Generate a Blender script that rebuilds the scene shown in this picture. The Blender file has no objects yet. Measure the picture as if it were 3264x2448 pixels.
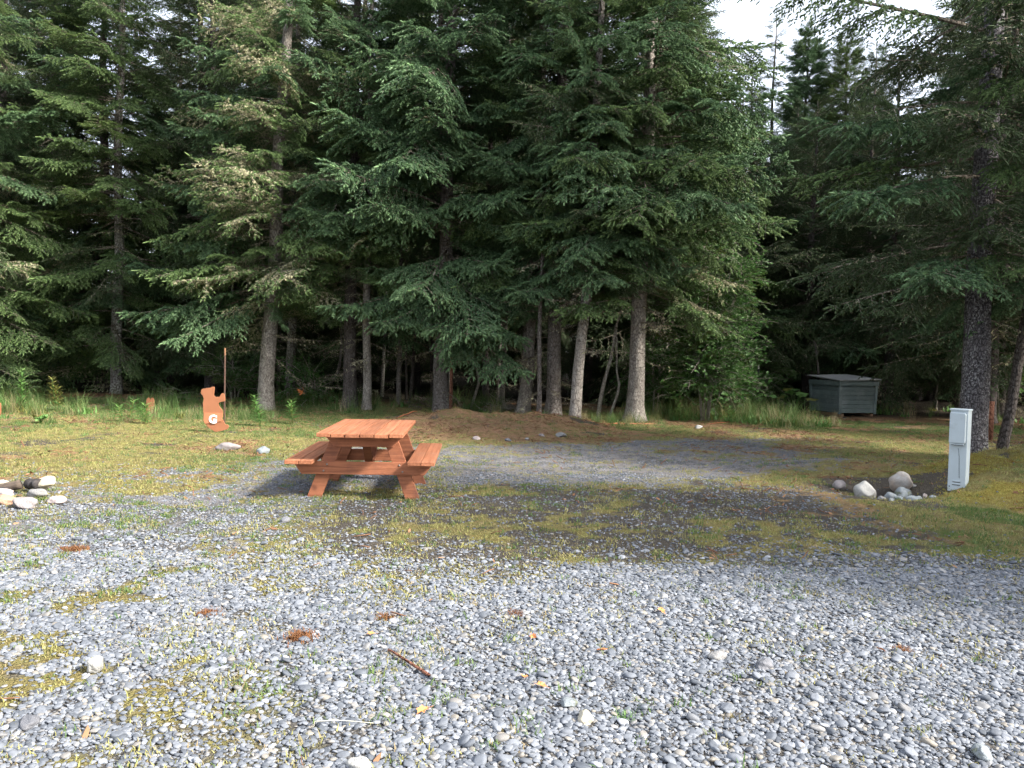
import bpy, math, random
import numpy as np
from mathutils import Vector, Matrix, Euler

# ------------------------------------------------------------------ camera, sky, sun, exposure
sc = bpy.context.scene
COL = sc.collection
cam_d = bpy.data.cameras.new('camera')
cam_d.sensor_width = 36.0
cam_d.lens = 27.72
cam_d.clip_start = 0.05
cam_d.clip_end = 2000
cam = bpy.data.objects.new('camera', cam_d)
COL.objects.link(cam)
cam.matrix_world = (Matrix.Translation((0, 0, 1.6)) @ Matrix.Rotation(math.radians(90 - 2.337), 4, 'X')
                    @ Matrix.Rotation(math.radians(1.3), 4, 'Z'))
sc.camera = cam

SUN_EL = math.radians(37)
SUN_AZ = math.radians(65)                 # to the right of straight behind the camera
to_sun = Vector((math.sin(SUN_AZ) * math.cos(SUN_EL), -math.cos(SUN_AZ) * math.cos(SUN_EL), math.sin(SUN_EL)))
world = bpy.data.worlds.new('World')
sc.world = world
world.use_nodes = True
wn, wl = world.node_tree.nodes, world.node_tree.links
bg = wn['Background']
sky = wn.new('ShaderNodeTexSky')
sky.sky_type = 'NISHITA'
sky.sun_disc = False
sky.sun_elevation = SUN_EL
sky.sun_rotation = math.atan2(to_sun.x, to_sun.y)
sky.dust_density = 3.0
sky.air_density = 1.0
veil = wn.new('ShaderNodeMix')            # thin high cloud over the blue
veil.data_type = 'RGBA'
veil.inputs['Factor'].default_value = 0.55
veil.inputs['B'].default_value = (7.0, 7.3, 7.9, 1)
wl.new(sky.outputs[0], veil.inputs['A'])
wl.new(veil.outputs['Result'], bg.inputs[0])
bg.inputs[1].default_value = 0.11
sun_d = bpy.data.lights.new('sun', 'SUN')
sun_d.energy = 4.9
sun_d.angle = math.radians(7.5)
sun_d.color = (1.0, 0.95, 0.87)
sun = bpy.data.objects.new('sun', sun_d)
COL.objects.link(sun)
sun.rotation_euler = to_sun.to_track_quat('Z', 'Y').to_euler()
sc.view_settings.view_transform = 'Standard'
sc.view_settings.look = 'None'
sc.view_settings.exposure = 1.55
sc.view_settings.gamma = 1
sc.view_settings.use_curve_mapping = False
sc.cycles.max_bounces = 4
sc.cycles.diffuse_bounces = 2
sc.cycles.glossy_bounces = 2
sc.cycles.transmission_bounces = 3
sc.cycles.transparent_max_bounces = 4
sc.cycles.use_adaptive_sampling = True
sc.cycles.adaptive_threshold = 0.04

PI = math.pi
rng = np.random.default_rng(7)
random.seed(7)

# ------------------------------------------------------------------ noise and ground shape
def _hash(ix, iy, s):
    n = (ix.astype(np.int64) * 374761393 + iy.astype(np.int64) * 668265263 + s * 1442695041) & 0xffffffff
    n = ((n ^ (n >> 13)) * 1274126177) & 0xffffffff
    n = n ^ (n >> 16)
    return (n & 0xffff) / 65535.0

def vnoise(x, y, s=0):
    x = np.asarray(x, float); y = np.asarray(y, float)
    ix, iy = np.floor(x), np.floor(y)
    fx, fy = x - ix, y - iy
    fx = fx * fx * (3 - 2 * fx); fy = fy * fy * (3 - 2 * fy)
    a = _hash(ix, iy, s); b = _hash(ix + 1, iy, s); c = _hash(ix, iy + 1, s); d = _hash(ix + 1, iy + 1, s)
    return (a * (1 - fx) + b * fx) * (1 - fy) + (c * (1 - fx) + d * fx) * fy

def fbm(x, y, f=1.0, s=0, o=4):
    v = 0; a = 0.5; t = 0
    for k in range(o):
        v = v + a * vnoise(np.asarray(x) * f + 17.3 * k, np.asarray(y) * f - 9.1 * k, s + k); t += a; a *= 0.5; f *= 2.03
    return v / t

def sst(a, b, x):
    t = np.clip((np.asarray(x, float) - a) / (b - a), 0, 1)
    return t * t * (3 - 2 * t)

def bump(x, y, cx, cy, rx, ry):
    r = np.sqrt(((x - cx) / rx) ** 2 + ((y - cy) / ry) ** 2)
    return np.clip(1 - r * r, 0, 1) ** 2 * (1 + 0) 

def hgt(x, y):
    x = np.asarray(x, float); y = np.asarray(y, float)
    h = 0.07 * (fbm(x, y, 0.25, 3) - 0.5) * sst(4, 9, y) + 0.03 * (fbm(x, y, 1.3, 5, 3) - 0.5)
    h = h + 0.30 * bump(x, y, -0.5, 17.0, 3.2, 2.6) * (0.2 + 1.6 * fbm(x, y, 1.7, 9))
    h = h + 0.50 * bump(x, y, 7.1, 9.9, 2.5, 2.3) * (0.35 + 1.3 * fbm(x, y, 1.9, 12))
    h = h + 0.12 * bump(x, y, 4.9, 11.6, 1.6, 0.9) - 0.16 * bump(x, y, 4.66, 9.75, 1.0, 0.8)
    h = h + 0.03 * bump(x, y, -5.0, 8.0, 1.2, 1.0)
    edge = sst(17.5, 22.0, y + 1.5 * (fbm(x, y, 0.3, 14) - 0.5)) * sst(-5, -2.0, -x)   # bank on the grassy side
    h = h + 0.15 * edge + 0.3 * sst(22, 40, y) * fbm(x, y, 0.15, 21)
    return h

def hz(x, y):
    return float(hgt(np.array([x]), np.array([y]))[0])

def masks(x, y):
    """how much of the ground is gravel, brown needle litter, green grass; the rest is olive moss"""
    n1 = fbm(x, y, 0.55, 31); n2 = fbm(x, y, 1.6, 37); n3 = fbm(x, y, 4.5, 41, 3)
    edge = 5.1 + 1.25 * sst(0.0, 1.8, x) + 3.0 * sst(-0.9, -2.2, x)
    near = sst(0.55, -0.55, y - edge + 1.6 * (n1 - 0.5) + 0.9 * (n2 - 0.5))
    left_moss = (0.25 + 0.75 * sst(0.4, -2.6, x)) * sst(0.42, 0.58, n2 * 0.45 + n3 * 0.55) * 0.92
    near = near * (1 - left_moss * sst(1.6, 4.0, y + 0.35 * (-x)))
    fine3 = n2 * 0.4 + n3 * 0.6
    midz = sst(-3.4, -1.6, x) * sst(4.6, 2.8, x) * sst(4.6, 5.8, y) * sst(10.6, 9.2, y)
    yc = 11.9 + 0.35 * (x - 1)
    strip = sst(-4.2, -2.2, x + 2.0 * (n1 - 0.5)) * sst(7.0, 3.6, x + 2.5 * (n1 - .5)) * sst(2.6, 1.5, np.abs(y - yc) + 1.6 * (n1 - 0.5) + 0.9 * (n2 - .5))
    strip = strip * (0.55 + 0.45 * sst(0.36, 0.56, n3 * .6 + n2 * .4)) * (1 - 0.8 * sst(0.55, 0.66, n2 * .6 + n1 * .4) * sst(12.2, 13.2, y))
    side = sst(-1.2, -2.6, x) * sst(-8.0, -3.4, x) * sst(5.0, 6.5, y) * sst(11.5, 9.0, y) * sst(0.44, 0.60, n1 * .35 + n2 * .3 + n3 * .35)
    fine = np.clip(np.maximum(strip * .95, side * .8), 0, 1) * (1 - near)
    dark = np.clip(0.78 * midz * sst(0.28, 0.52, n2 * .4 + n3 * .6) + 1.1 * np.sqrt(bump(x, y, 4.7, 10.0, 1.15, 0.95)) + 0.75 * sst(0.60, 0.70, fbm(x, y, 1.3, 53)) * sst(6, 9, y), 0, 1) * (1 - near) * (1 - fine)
    gravel = np.clip(np.maximum.reduce([near, 0.30 * midz * sst(0.3, 0.6, fine3), 0.55 * fine * (0.3 + 1.4 * n3), 0.40 * side]), 0, 1)
    needle = np.clip(1.25 * np.sqrt(np.clip(bump(x, y, -0.5, 16.4, 3.4, 3.2), 0, 1)) + 0.9 * sst(14.6, 16.2, y + 2 * (n1 - .5)) * sst(1.5, 3.0, x) * sst(7.5, 5.5, x) * sst(0.35, 0.6, n2)
                     + sst(19.8, 21.3, y + 1.5 * (n1 - .5)) + 0.75 * sst(12, 14, y) * sst(2, 5, x) * sst(0.44, 0.60, n2)
                     + 0.7 * sst(0.54, 0.70, n2) * sst(5.5, 7, y) + 0.35 * bump(x, y, 4.6, 10.3, 1.6, 1.5), 0, 1)
    green = np.clip(sst(0.46, 0.66, n1 * .7 + n3 * .3) * 0.7 + sst(16.0, 18.5, y) * sst(-3.5, -5.5, x) + 0.8 * sst(16.5, 18.5, y) * sst(5.0, 6.5, x) * sst(21.5, 20.0, y), 0, 1)
    for cx, cy, r in ((0.45, 8.4, 0.42), (0.38, 9.4, 0.38), (1.75, 8.9, 0.25), (5.9, 7.4, 0.9), (5.0, 8.1, 0.5)):
        green = np.maximum(green, sst(1.0, 0.5, np.hypot((x - cx) / r, (y - cy) / r * 0.8) + 0.5 * (n3 - .5)))
    gold = sst(0.05, 0.35, bump(x, y, 7.1, 9.5, 2.7, 2.7)) * sst(0.30, 0.5, n1 * .3 + n2 * .7) * (1 - near)
    return gravel, needle * (1 - gravel) * (1 - .8 * fine), green, fine, dark, gold

# ------------------------------------------------------------------ mesh and object helpers
def new_mesh(name, verts, faces, mats=(), midx=None, smooth=False, tone=None):
    me = bpy.data.meshes.new(name)
    me.from_pydata([tuple(v) for v in verts] if not isinstance(verts, np.ndarray) else verts.tolist(), [],
                   faces.tolist() if isinstance(faces, np.ndarray) else faces)
    for m in mats:
        me.materials.append(m)
    if midx is not None:
        me.polygons.foreach_set('material_index', np.asarray(midx, np.int32))
    if smooth is True:
        me.polygons.foreach_set('use_smooth', np.ones(len(me.polygons), bool))
    elif smooth is not False:
        me.polygons.foreach_set('use_smooth', np.asarray(smooth, bool))
    if tone is not None:
        a = me.attributes.new('tone', 'FLOAT', 'POINT')
        a.data.foreach_set('value', np.asarray(tone, np.float32))
    me.update()
    return me

def link(name, me, parent=None, loc=None, rot=None):
    o = bpy.data.objects.new(name, me)
    COL.objects.link(o)
    if parent is not None:
        o.parent = parent
    if loc is not None:
        o.location = loc
    if rot is not None:
        o.rotation_euler = rot
    return o

def tag(o, label, cat, group=None):
    o['label'] = label; o['category'] = cat
    if group:
        o['group'] = group
    return o

def thing(name, label, cat, loc, rotz=0, group=None):
    o = bpy.data.objects.new(name, None)
    COL.objects.link(o)
    o.empty_display_size = 0.1
    o.location = loc
    o.rotation_euler = (0, 0, rotz)
    return tag(o, label, cat, group)

class MB:
    def __init__(s):
        s.v = []; s.f = []; s.m = []; s.t = []; s.n = 0; s.sm = []
    def add(s, V, F, m=0, tone=0.5, smooth=False):
        V = np.asarray(V, float)
        s.v.append(V)
        s.f += [tuple(int(i) + s.n for i in f) for f in F]
        s.m += [m] * len(F); s.sm += [smooth] * len(F)
        s.t.append(np.full(len(V), tone) if np.isscalar(tone) else np.asarray(tone))
        s.n += len(V)
    def box(s, c, d, R=None, m=0):
        c = np.array(c, float); d = np.array(d, float) / 2
        V = np.array([[x, y, z] for x in (-1, 1) for y in (-1, 1) for z in (-1, 1)], float) * d
        if R is not None:
            V = V @ np.array(R).T
        s.add(V + c, [(0, 1, 3, 2), (4, 6, 7, 5), (0, 4, 5, 1), (2, 3, 7, 6), (0, 2, 6, 4), (1, 5, 7, 3)], m)
    def tube(s, P, rad, sides=5, m=0, tone=0.5, cap=True, smooth=True):
        P = np.asarray(P, float); n = len(P)
        rad = np.full(n, rad) if np.isscalar(rad) else np.asarray(rad, float)
        T = np.gradient(P, axis=0); T /= np.linalg.norm(T, axis=1)[:, None] + 1e-9
        ref = np.array([0, 0, 1.0]) if abs(T[:, 2]).mean() < 0.8 else np.array([1.0, 0, 0])
        A = np.cross(T, ref); A /= np.linalg.norm(A, axis=1)[:, None] + 1e-9
        B = np.cross(T, A)
        an = np.arange(sides) * 2 * PI / sides
        V = P[:, None, :] + rad[:, None, None] * (np.cos(an)[None, :, None] * A[:, None, :] + np.sin(an)[None, :, None] * B[:, None, :])
        F = []
        for i in range(n - 1):
            for k in range(sides):
                k2 = (k + 1) % sides
                F.append((i * sides + k, i * sides + k2, (i + 1) * sides + k2, (i + 1) * sides + k))
        if cap:
            F.append(tuple(range(sides))[::-1]); F.append(tuple((n - 1) * sides + k for k in range(sides)))
        s.add(V.reshape(-1, 3), F, m, tone, smooth)
    def mesh(s, name, mats):
        return new_mesh(name, np.concatenate(s.v), s.f, mats, s.m, s.sm, np.concatenate(s.t))

# ------------------------------------------------------------------ materials
def nmat(name):
    m = bpy.data.materials.new(name)
    m.use_nodes = True
    nt = m.node_tree
    b = nt.nodes['Principled BSDF']
    return m, nt, b

def N(nt, t, **kw):
    n = nt.nodes.new(t)
    for k, v in kw.items():
        if k in n.inputs:
            n.inputs[k].default_value = v
        else:
            setattr(n, k, v)
    return n

def mixc(nt, fac, a, b, mode='MIX'):
    n = nt.nodes.new('ShaderNodeMix'); n.data_type = 'RGBA'; n.blend_type = mode
    for s, v in (('Factor', fac), ('A', a), ('B', b)):
        if hasattr(v, 'links') or hasattr(v, 'is_output'):
            nt.links.new(v, n.inputs[s])
        elif s == 'Factor':
            n.inputs['Factor'].default_value = v
        else:
            n.inputs[s].default_value = (*v, 1)
    return n.outputs['Result']

def mathn(nt, op, a, b=0.0, clamp=False):
    n = nt.nodes.new('ShaderNodeMath'); n.operation = op; n.use_clamp = clamp
    for i, v in enumerate((a, b)):
        if hasattr(v, 'is_output'):
            nt.links.new(v, n.inputs[i])
        else:
            n.inputs[i].default_value = v
    return n.outputs[0]

def ramp(nt, src, stops):
    n = nt.nodes.new('ShaderNodeValToRGB')
    cr = n.color_ramp
    while len(cr.elements) < len(stops):
        cr.elements.new(0.5)
    for e, (p, c) in zip(cr.elements, stops):
        e.position = p
        e.color = (*c, 1) if not np.isscalar(c) else (c, c, c, 1)
    nt.links.new(src, n.inputs[0])
    return n.outputs[0]

def noise(nt, scale, detail=4, rough=0.55, vec=None, out=0):
    n = N(nt, 'ShaderNodeTexNoise', Scale=scale, Detail=detail, Roughness=rough)
    if vec is not None:
        nt.links.new(vec, n.inputs['Vector'])
    return n.outputs[out]

def objco(nt, scale=None):
    t = nt.nodes.new('ShaderNodeTexCoord').outputs['Object']
    if scale:
        mp = N(nt, 'ShaderNodeMapping', Scale=scale)
        nt.links.new(t, mp.inputs[0]); t = mp.outputs[0]
    return t

def bumpn(nt, b, src, strength, dist):
    n = N(nt, 'ShaderNodeBump', Strength=strength, Distance=dist)
    nt.links.new(src, n.inputs['Height'])
    nt.links.new(n.outputs[0], b.inputs['Normal'])

def orand(nt):
    return nt.nodes.new('ShaderNodeObjectInfo').outputs['Random']

def attr(nt, name):
    n = nt.nodes.new('ShaderNodeAttribute'); n.attribute_name = name
    return n.outputs['Fac']

def leafy(name, dark, light, young, transl=0.25, rough=0.55, extra=None):
    m, nt, b = nmat(name)
    r = orand(nt); t = attr(nt, 'tone')
    c = mixc(nt, r, dark, light)
    c = mixc(nt, mathn(nt, 'POWER', t, 1.5), c, young)
    if extra is not None:
        f = ramp(nt, mathn(nt, 'FRACT', mathn(nt, 'MULTIPLY', r, 7.31)), [(0.72, 0.0), (0.9, 1.0)])
        c = mixc(nt, f, c, extra)
    nt.links.new(c, b.inputs['Base Color'])
    b.inputs['Roughness'].default_value = rough
    b.inputs['Specular IOR Level'].default_value = 0.35
    tr = nt.nodes.new('ShaderNodeBsdfTranslucent')
    nt.links.new(c, tr.inputs['Color'])
    mx = N(nt, 'ShaderNodeMixShader', Fac=transl)
    nt.links.new(b.outputs[0], mx.inputs[1]); nt.links.new(tr.outputs[0], mx.inputs[2])
    nt.links.new(mx.outputs[0], nt.nodes['Material Output'].inputs[0])
    return m

def bark(name, c1, c2, lich, amount, scale=1.0, green=0.0, spot=1.0):
    m, nt, b = nmat(name)
    o = objco(nt, (1, 1, 0.45))
    v = N(nt, 'ShaderNodeTexVoronoi', Scale=26 * scale, feature='DISTANCE_TO_EDGE'); nt.links.new(o, v.inputs['Vector'])
    n1 = noise(nt, 14 * scale, 6, 0.65, o); n2 = noise(nt, 3.2, 4, 0.6, o)
    c = mixc(nt, ramp(nt, mathn(nt, 'MULTIPLY', n1, ramp(nt, v.outputs['Distance'], [(0.0, 0.45), (0.12, 1.1)])), [(0.26, 0.0), (0.62, 1.0)]), c1, c2)
    oo = objco(nt)
    spots = ramp(nt, noise(nt, 22 * spot, 3, 0.7, oo), [(0.56 - 0.08 * amount, 0.0), (0.63 - 0.07 * amount, 1.0)])
    patch = ramp(nt, n2, [(0.40, 0.25), (0.62, 1.0)])
    c = mixc(nt, mathn(nt, 'MULTIPLY', mathn(nt, 'MULTIPLY', spots, patch), min(1, amount)), c, lich)
    if green:
        c = mixc(nt, mathn(nt, 'MULTIPLY', ramp(nt, noise(nt, 2.0, 4, 0.6, oo), [(0.45, 0.0), (0.62, 1.0)]), green), c, (0.09, 0.10, 0.035))
    nt.links.new(c, b.inputs['Base Color'])
    b.inputs['Roughness'].default_value = 0.92
    b.inputs['Specular IOR Level'].default_value = 0.2
    h = mathn(nt, 'ADD', mathn(nt, 'MINIMUM', mathn(nt, 'MULTIPLY', v.outputs['Distance'], 6.0), 0.6), mathn(nt, 'MULTIPLY', n1, 0.9))
    bumpn(nt, b, h, 1.0, 0.05)
    return m

M = {}
M['needle'] = leafy('spruce_needles', (0.030, 0.068, 0.024), (0.058, 0.108, 0.034), (0.190, 0.285, 0.100))
M['needle_blue'] = leafy('spruce_needles_blue', (0.031, 0.074, 0.034), (0.058, 0.116, 0.050), (0.195, 0.315, 0.145))
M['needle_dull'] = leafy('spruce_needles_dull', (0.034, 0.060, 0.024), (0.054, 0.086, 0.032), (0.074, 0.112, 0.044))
M['needle_yellow'] = leafy('spruce_needles_yellowish', (0.058, 0.105, 0.026), (0.085, 0.140, 0.034), (0.120, 0.180, 0.050))
M['lichen'] = leafy('beard_lichen', (0.32, 0.31, 0.17), (0.44, 0.42, 0.25), (0.52, 0.50, 0.34), 0.15, 0.9)
M['twig'] = bark('twig_bark', (0.095, 0.075, 0.058), (0.20, 0.165, 0.13), (0.38, 0.36, 0.28), 0.7)
M['bark'] = bark('spruce_bark', (0.10, 0.085, 0.075), (0.235, 0.205, 0.185), (0.40, 0.39, 0.36), 0.55)
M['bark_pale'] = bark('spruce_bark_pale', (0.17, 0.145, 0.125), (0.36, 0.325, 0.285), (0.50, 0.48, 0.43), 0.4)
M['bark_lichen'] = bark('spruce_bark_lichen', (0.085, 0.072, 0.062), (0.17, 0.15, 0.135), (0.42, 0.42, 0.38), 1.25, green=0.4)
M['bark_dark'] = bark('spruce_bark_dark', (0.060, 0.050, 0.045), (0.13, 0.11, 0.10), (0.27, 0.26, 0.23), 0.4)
M['bark_spotted'] = bark('spruce_bark_spotted', (0.055, 0.050, 0.055), (0.125, 0.115, 0.12), (0.50, 0.50, 0.50), 0.62, 1.0, spot=1.35)
M['bark_red'] = bark('reddish_bare_wood', (0.14, 0.055, 0.035), (0.28, 0.13, 0.085), (0.3, 0.2, 0.15), 0.2)
M['alder_bark'] = bark('alder_bark', (0.19, 0.165, 0.13), (0.36, 0.33, 0.28), (0.5, 0.48, 0.42), 0.5, 1.4)
M['leaf'] = leafy('shrub_leaves', (0.040, 0.105, 0.026), (0.065, 0.150, 0.038), (0.10, 0.20, 0.055), 0.4, 0.45, (0.085, 0.12, 0.03))
M['herb'] = leafy('herb_leaves', (0.07, 0.17, 0.038), (0.105, 0.225, 0.055), (0.17, 0.30, 0.085), 0.35, 0.5, (0.21, 0.21, 0.06))
M['grass'] = leafy('grass_blades', (0.055, 0.125, 0.032), (0.090, 0.160, 0.042), (0.155, 0.215, 0.065), 0.3, 0.6, (0.26, 0.22, 0.11))
M['turf'] = leafy('short_turf', (0.185, 0.190, 0.055), (0.275, 0.255, 0.085), (0.37, 0.345, 0.135), 0.2, 0.8, (0.29, 0.225, 0.12))
M['drygrass'] = leafy('dry_grass', (0.30, 0.24, 0.13), (0.38, 0.31, 0.18), (0.40, 0.34, 0.2), 0.2, 0.8)
M['litter'] = leafy('leaf_litter', (0.10, 0.045, 0.028), (0.23, 0.115, 0.06), (0.30, 0.17, 0.09), 0.1, 0.85)

def ground_material():
    m, nt, b = nmat('ground')
    o = nt.nodes.new('ShaderNodeTexCoord').outputs['Object']
    g, nd, gr = attr(nt, 'gravel'), attr(nt, 'needle'), attr(nt, 'green')
    vor = N(nt, 'ShaderNodeTexVoronoi', Scale=52.0, Randomness=1.0); nt.links.new(o, vor.inputs['Vector'])
    vor2 = N(nt, 'ShaderNodeTexVoronoi', Scale=24.0, Randomness=1.0); nt.links.new(o, vor2.inputs['Vector'])
    cellv = nt.nodes.new('ShaderNodeSeparateColor'); nt.links.new(vor.outputs['Color'], cellv.inputs[0])
    stone = ramp(nt, cellv.outputs[0], [(0.0, (0.055, 0.057, 0.062)), (0.5, (0.145, 0.15, 0.162)), (0.85, (0.25, 0.255, 0.27)), (1.0, (0.38, 0.365, 0.34))])
    grit = ramp(nt, noise(nt, 190, 3, 0.7, o), [(0.3, (0.042, 0.039, 0.036)), (0.75, (0.17, 0.158, 0.145))])
    gap = ramp(nt, vor.outputs['Distance'], [(0.30, 1.0), (0.62, 0.0)])
    gravel = mixc(nt, gap, grit, stone)
    nA = noise(nt, 55, 5, 0.7, o); nB = noise(nt, 7, 5, 0.62, o); nC = noise(nt, 1.3, 4, 0.6, o)
    moss = ramp(nt, nA, [(0.28, (0.10, 0.095, 0.034)), (0.5, (0.22, 0.20, 0.070)), (0.75, (0.34, 0.31, 0.13))])
    moss = mixc(nt, ramp(nt, nB, [(0.4, 0.0), (0.7, 0.65)]), moss, (0.20, 0.125, 0.045))
    grass = ramp(nt, nA, [(0.28, (0.055, 0.085, 0.018)), (0.55, (0.125, 0.165, 0.040)), (0.8, (0.2, 0.225, 0.07))])
    needle = ramp(nt, noise(nt, 38, 7, 0.82, o), [(0.28, (0.11, 0.060, 0.036)), (0.5, (0.36, 0.205, 0.120)), (0.78, (0.56, 0.39, 0.25))])
    needle = mixc(nt, ramp(nt, nB, [(0.42, 0.0), (0.62, 0.75)]), needle, moss)
    needle = mixc(nt, ramp(nt, noise(nt, 3.1, 6, 0.7, o), [(0.54, 0.0), (0.70, 0.45)]), needle, (0.13, 0.075, 0.05))
    finec = ramp(nt, noise(nt, 75, 6, 0.85, o), [(0.27, (0.07, 0.066, 0.068)), (0.5, (0.23, 0.22, 0.228)), (0.72, (0.42, 0.405, 0.41))])
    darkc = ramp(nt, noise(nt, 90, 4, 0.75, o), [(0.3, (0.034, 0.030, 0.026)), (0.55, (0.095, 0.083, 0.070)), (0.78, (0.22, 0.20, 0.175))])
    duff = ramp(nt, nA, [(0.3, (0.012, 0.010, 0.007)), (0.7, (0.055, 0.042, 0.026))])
    sep = nt.nodes.new('ShaderNodeSeparateXYZ'); nt.links.new(o, sep.inputs[0])
    def jit(a, k, sh=0.0):
        return ramp(nt, mathn(nt, 'ADD', a, mathn(nt, 'MULTIPLY', mathn(nt, 'SUBTRACT', nB, 0.5 - sh), k)), [(0.36, 0.0), (0.64, 1.0)])
    c = mixc(nt, jit(gr, 0.9), moss, grass)
    goldc = ramp(nt, nA, [(0.28, (0.09, 0.07, 0.02)), (0.5, (0.24, 0.195, 0.04)), (0.75, (0.38, 0.33, 0.09))])
    c = mixc(nt, jit(nd, 0.8), c, needle)
    c = mixc(nt, jit(attr(nt, 'gold'), 0.8), c, goldc)
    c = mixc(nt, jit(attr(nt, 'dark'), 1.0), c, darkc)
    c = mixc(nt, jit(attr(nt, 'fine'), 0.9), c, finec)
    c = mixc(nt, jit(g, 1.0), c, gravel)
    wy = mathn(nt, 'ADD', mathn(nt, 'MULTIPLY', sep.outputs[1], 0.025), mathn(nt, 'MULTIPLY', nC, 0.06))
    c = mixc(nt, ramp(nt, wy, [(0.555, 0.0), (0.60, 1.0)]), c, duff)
    c = mixc(nt, ramp(nt, nC, [(0.35, 0.0), (0.65, 0.28)]), c, (0.11, 0.095, 0.07))
    nt.links.new(c, b.inputs['Base Color'])
    b.inputs['Roughness'].default_value = 0.95
    b.inputs['Specular IOR Level'].default_value = 0.15
    h = mathn(nt, 'ADD', mathn(nt, 'MULTIPLY', gap, 0.6), mathn(nt, 'ADD', nA, mathn(nt, 'MULTIPLY', nB, 2.0)))
    bumpn(nt, b, h, 1.0, 0.03)
    return m
M['ground'] = ground_material()

def pebble_material(name, lo, mid, hi, warm):
    m, nt, b = nmat(name)
    r = orand(nt)
    c = ramp(nt, r, [(0.0, lo), (0.35, mid), (0.62, hi), (0.80, mid), (0.90, warm), (0.97, tuple(min(.72, 1.5 * q) for q in hi)), (1.0, lo)])
    o = objco(nt)
    k = ramp(nt, noise(nt, 2.2, 5, 0.65, o), [(0.3, 0.72), (0.7, 1.12)])
    c = mixc(nt, 1.0, c, k, 'MULTIPLY')
    nt.links.new(c, b.inputs['Base Color'])
    b.inputs['Roughness'].default_value = 0.75
    b.inputs['Specular IOR Level'].default_value = 0.3
    return m
M['pebble'] = pebble_material('river_pebbles', (0.070, 0.079, 0.094), (0.132, 0.145, 0.168), (0.200, 0.214, 0.240), (0.225, 0.205, 0.175))

def stone_material(name, base, vary, scale=6, spots=None):
    m, nt, b = nmat(name)
    o = objco(nt)
    n1 = noise(nt, scale, 6, 0.65, o); n2 = noise(nt, scale * 9, 4, 0.7, o)
    c = mixc(nt, ramp(nt, n1, [(0.35, 0.0), (0.65, 1.0)]), base, vary)
    c = mixc(nt, ramp(nt, n2, [(0.35, 0.25), (0.6, 0.0)]), c, tuple(q * 0.4 for q in base))
    if spots:
        c = mixc(nt, ramp(nt, noise(nt, scale * 1.7, 4, 0.6, o), [(0.56, 0.0), (0.64, 0.8)]), c, spots)
    nt.links.new(c, b.inputs['Base Color'])
    b.inputs['Roughness'].default_value = 0.85
    bumpn(nt, b, mathn(nt, 'ADD', n1, mathn(nt, 'MULTIPLY', n2, 0.35)), 0.7, 0.03)
    return m
M['stone_white'] = stone_material('pale_granite', (0.38, 0.375, 0.35), (0.27, 0.265, 0.25), 7)
M['stone_buff'] = stone_material('buff_granite', (0.36, 0.345, 0.325), (0.30, 0.235, 0.185), 5)
M['stone_cream'] = stone_material('cream_stone', (0.46, 0.42, 0.33), (0.36, 0.33, 0.26), 5)
M['stone_grey'] = stone_material('grey_stone', (0.24, 0.235, 0.23), (0.17, 0.168, 0.165), 7)
M['stone_mauve'] = stone_material('mauve_grey_stone', (0.29, 0.255, 0.245), (0.22, 0.20, 0.20), 6)
M['stone_pink'] = stone_material('pinkish_stone', (0.40, 0.335, 0.315), (0.33, 0.28, 0.27), 6)
M['stone_tan'] = stone_material('rusty_tan_stone', (0.45, 0.25, 0.16), (0.36, 0.24, 0.17), 6)
M['stone_blue'] = stone_material('bluish_slate', (0.235, 0.262, 0.275), (0.16, 0.18, 0.19), 8, (0.10, 0.11, 0.06))
M['stone_dark'] = stone_material('dark_slate', (0.11, 0.115, 0.13), (0.17, 0.17, 0.185), 8)

def wood(name, c1, c2, knot, dirt, rough=0.7, grain=(1.2, 26, 26), weather=0.35):
    m, nt, b = nmat(name)
    o = objco(nt, grain)
    oo = objco(nt)
    inf = nt.nodes.new('ShaderNodeObjectInfo')
    sh = nt.nodes.new('ShaderNodeVectorMath'); sh.operation = 'ADD'
    nt.links.new(o, sh.inputs[0]); nt.links.new(mathn(nt, 'MULTIPLY', inf.outputs['Random'], 37.0), sh.inputs[1])
    g = noise(nt, 1.3, 6, 0.7, sh.outputs[0])
    c = mixc(nt, ramp(nt, g, [(0.32, 0.0), (0.68, 1.0)]), c1, c2)
    kn = ramp(nt, noise(nt, 5.0, 2, 0.4, oo), [(0.68, 0.0), (0.76, 1.0)])
    c = mixc(nt, mathn(nt, 'MULTIPLY', kn, 0.7), c, knot)
    c = mixc(nt, mathn(nt, 'MULTIPLY', ramp(nt, noise(nt, 2.6, 5, 0.65, oo), [(0.5, 0.0), (0.72, 1.0)]), weather), c, dirt)
    v = ramp(nt, inf.outputs['Random'], [(0.0, 0.78), (1.0, 1.10)])
    c = mixc(nt, 1.0, c, v, 'MULTIPLY')
    nt.links.new(c, b.inputs['Base Color'])
    b.inputs['Roughness'].default_value = rough
    b.inputs['Specular IOR Level'].default_value = 0.3
    bumpn(nt, b, g, 0.5, 0.006)
    return m
M['redwood'] = wood('red_stained_wood', (0.19, 0.066, 0.032), (0.43, 0.165, 0.084), (0.09, 0.028, 0.017), (0.13, 0.055, 0.04), weather=.8)
M['redwood_long'] = wood('red_stained_wood_long', (0.21, 0.074, 0.034), (0.46, 0.185, 0.094), (0.10, 0.03, 0.018), (0.30, 0.16, 0.10), grain=(30, 1.0, 30), weather=.55)
M['bear'] = wood('orange_brown_painted_board', (0.36, 0.145, 0.070), (0.42, 0.172, 0.085), (0.30, 0.125, 0.062), (0.27, 0.135, 0.06), 0.65, (3, 3, 3), 0.45)
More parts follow.
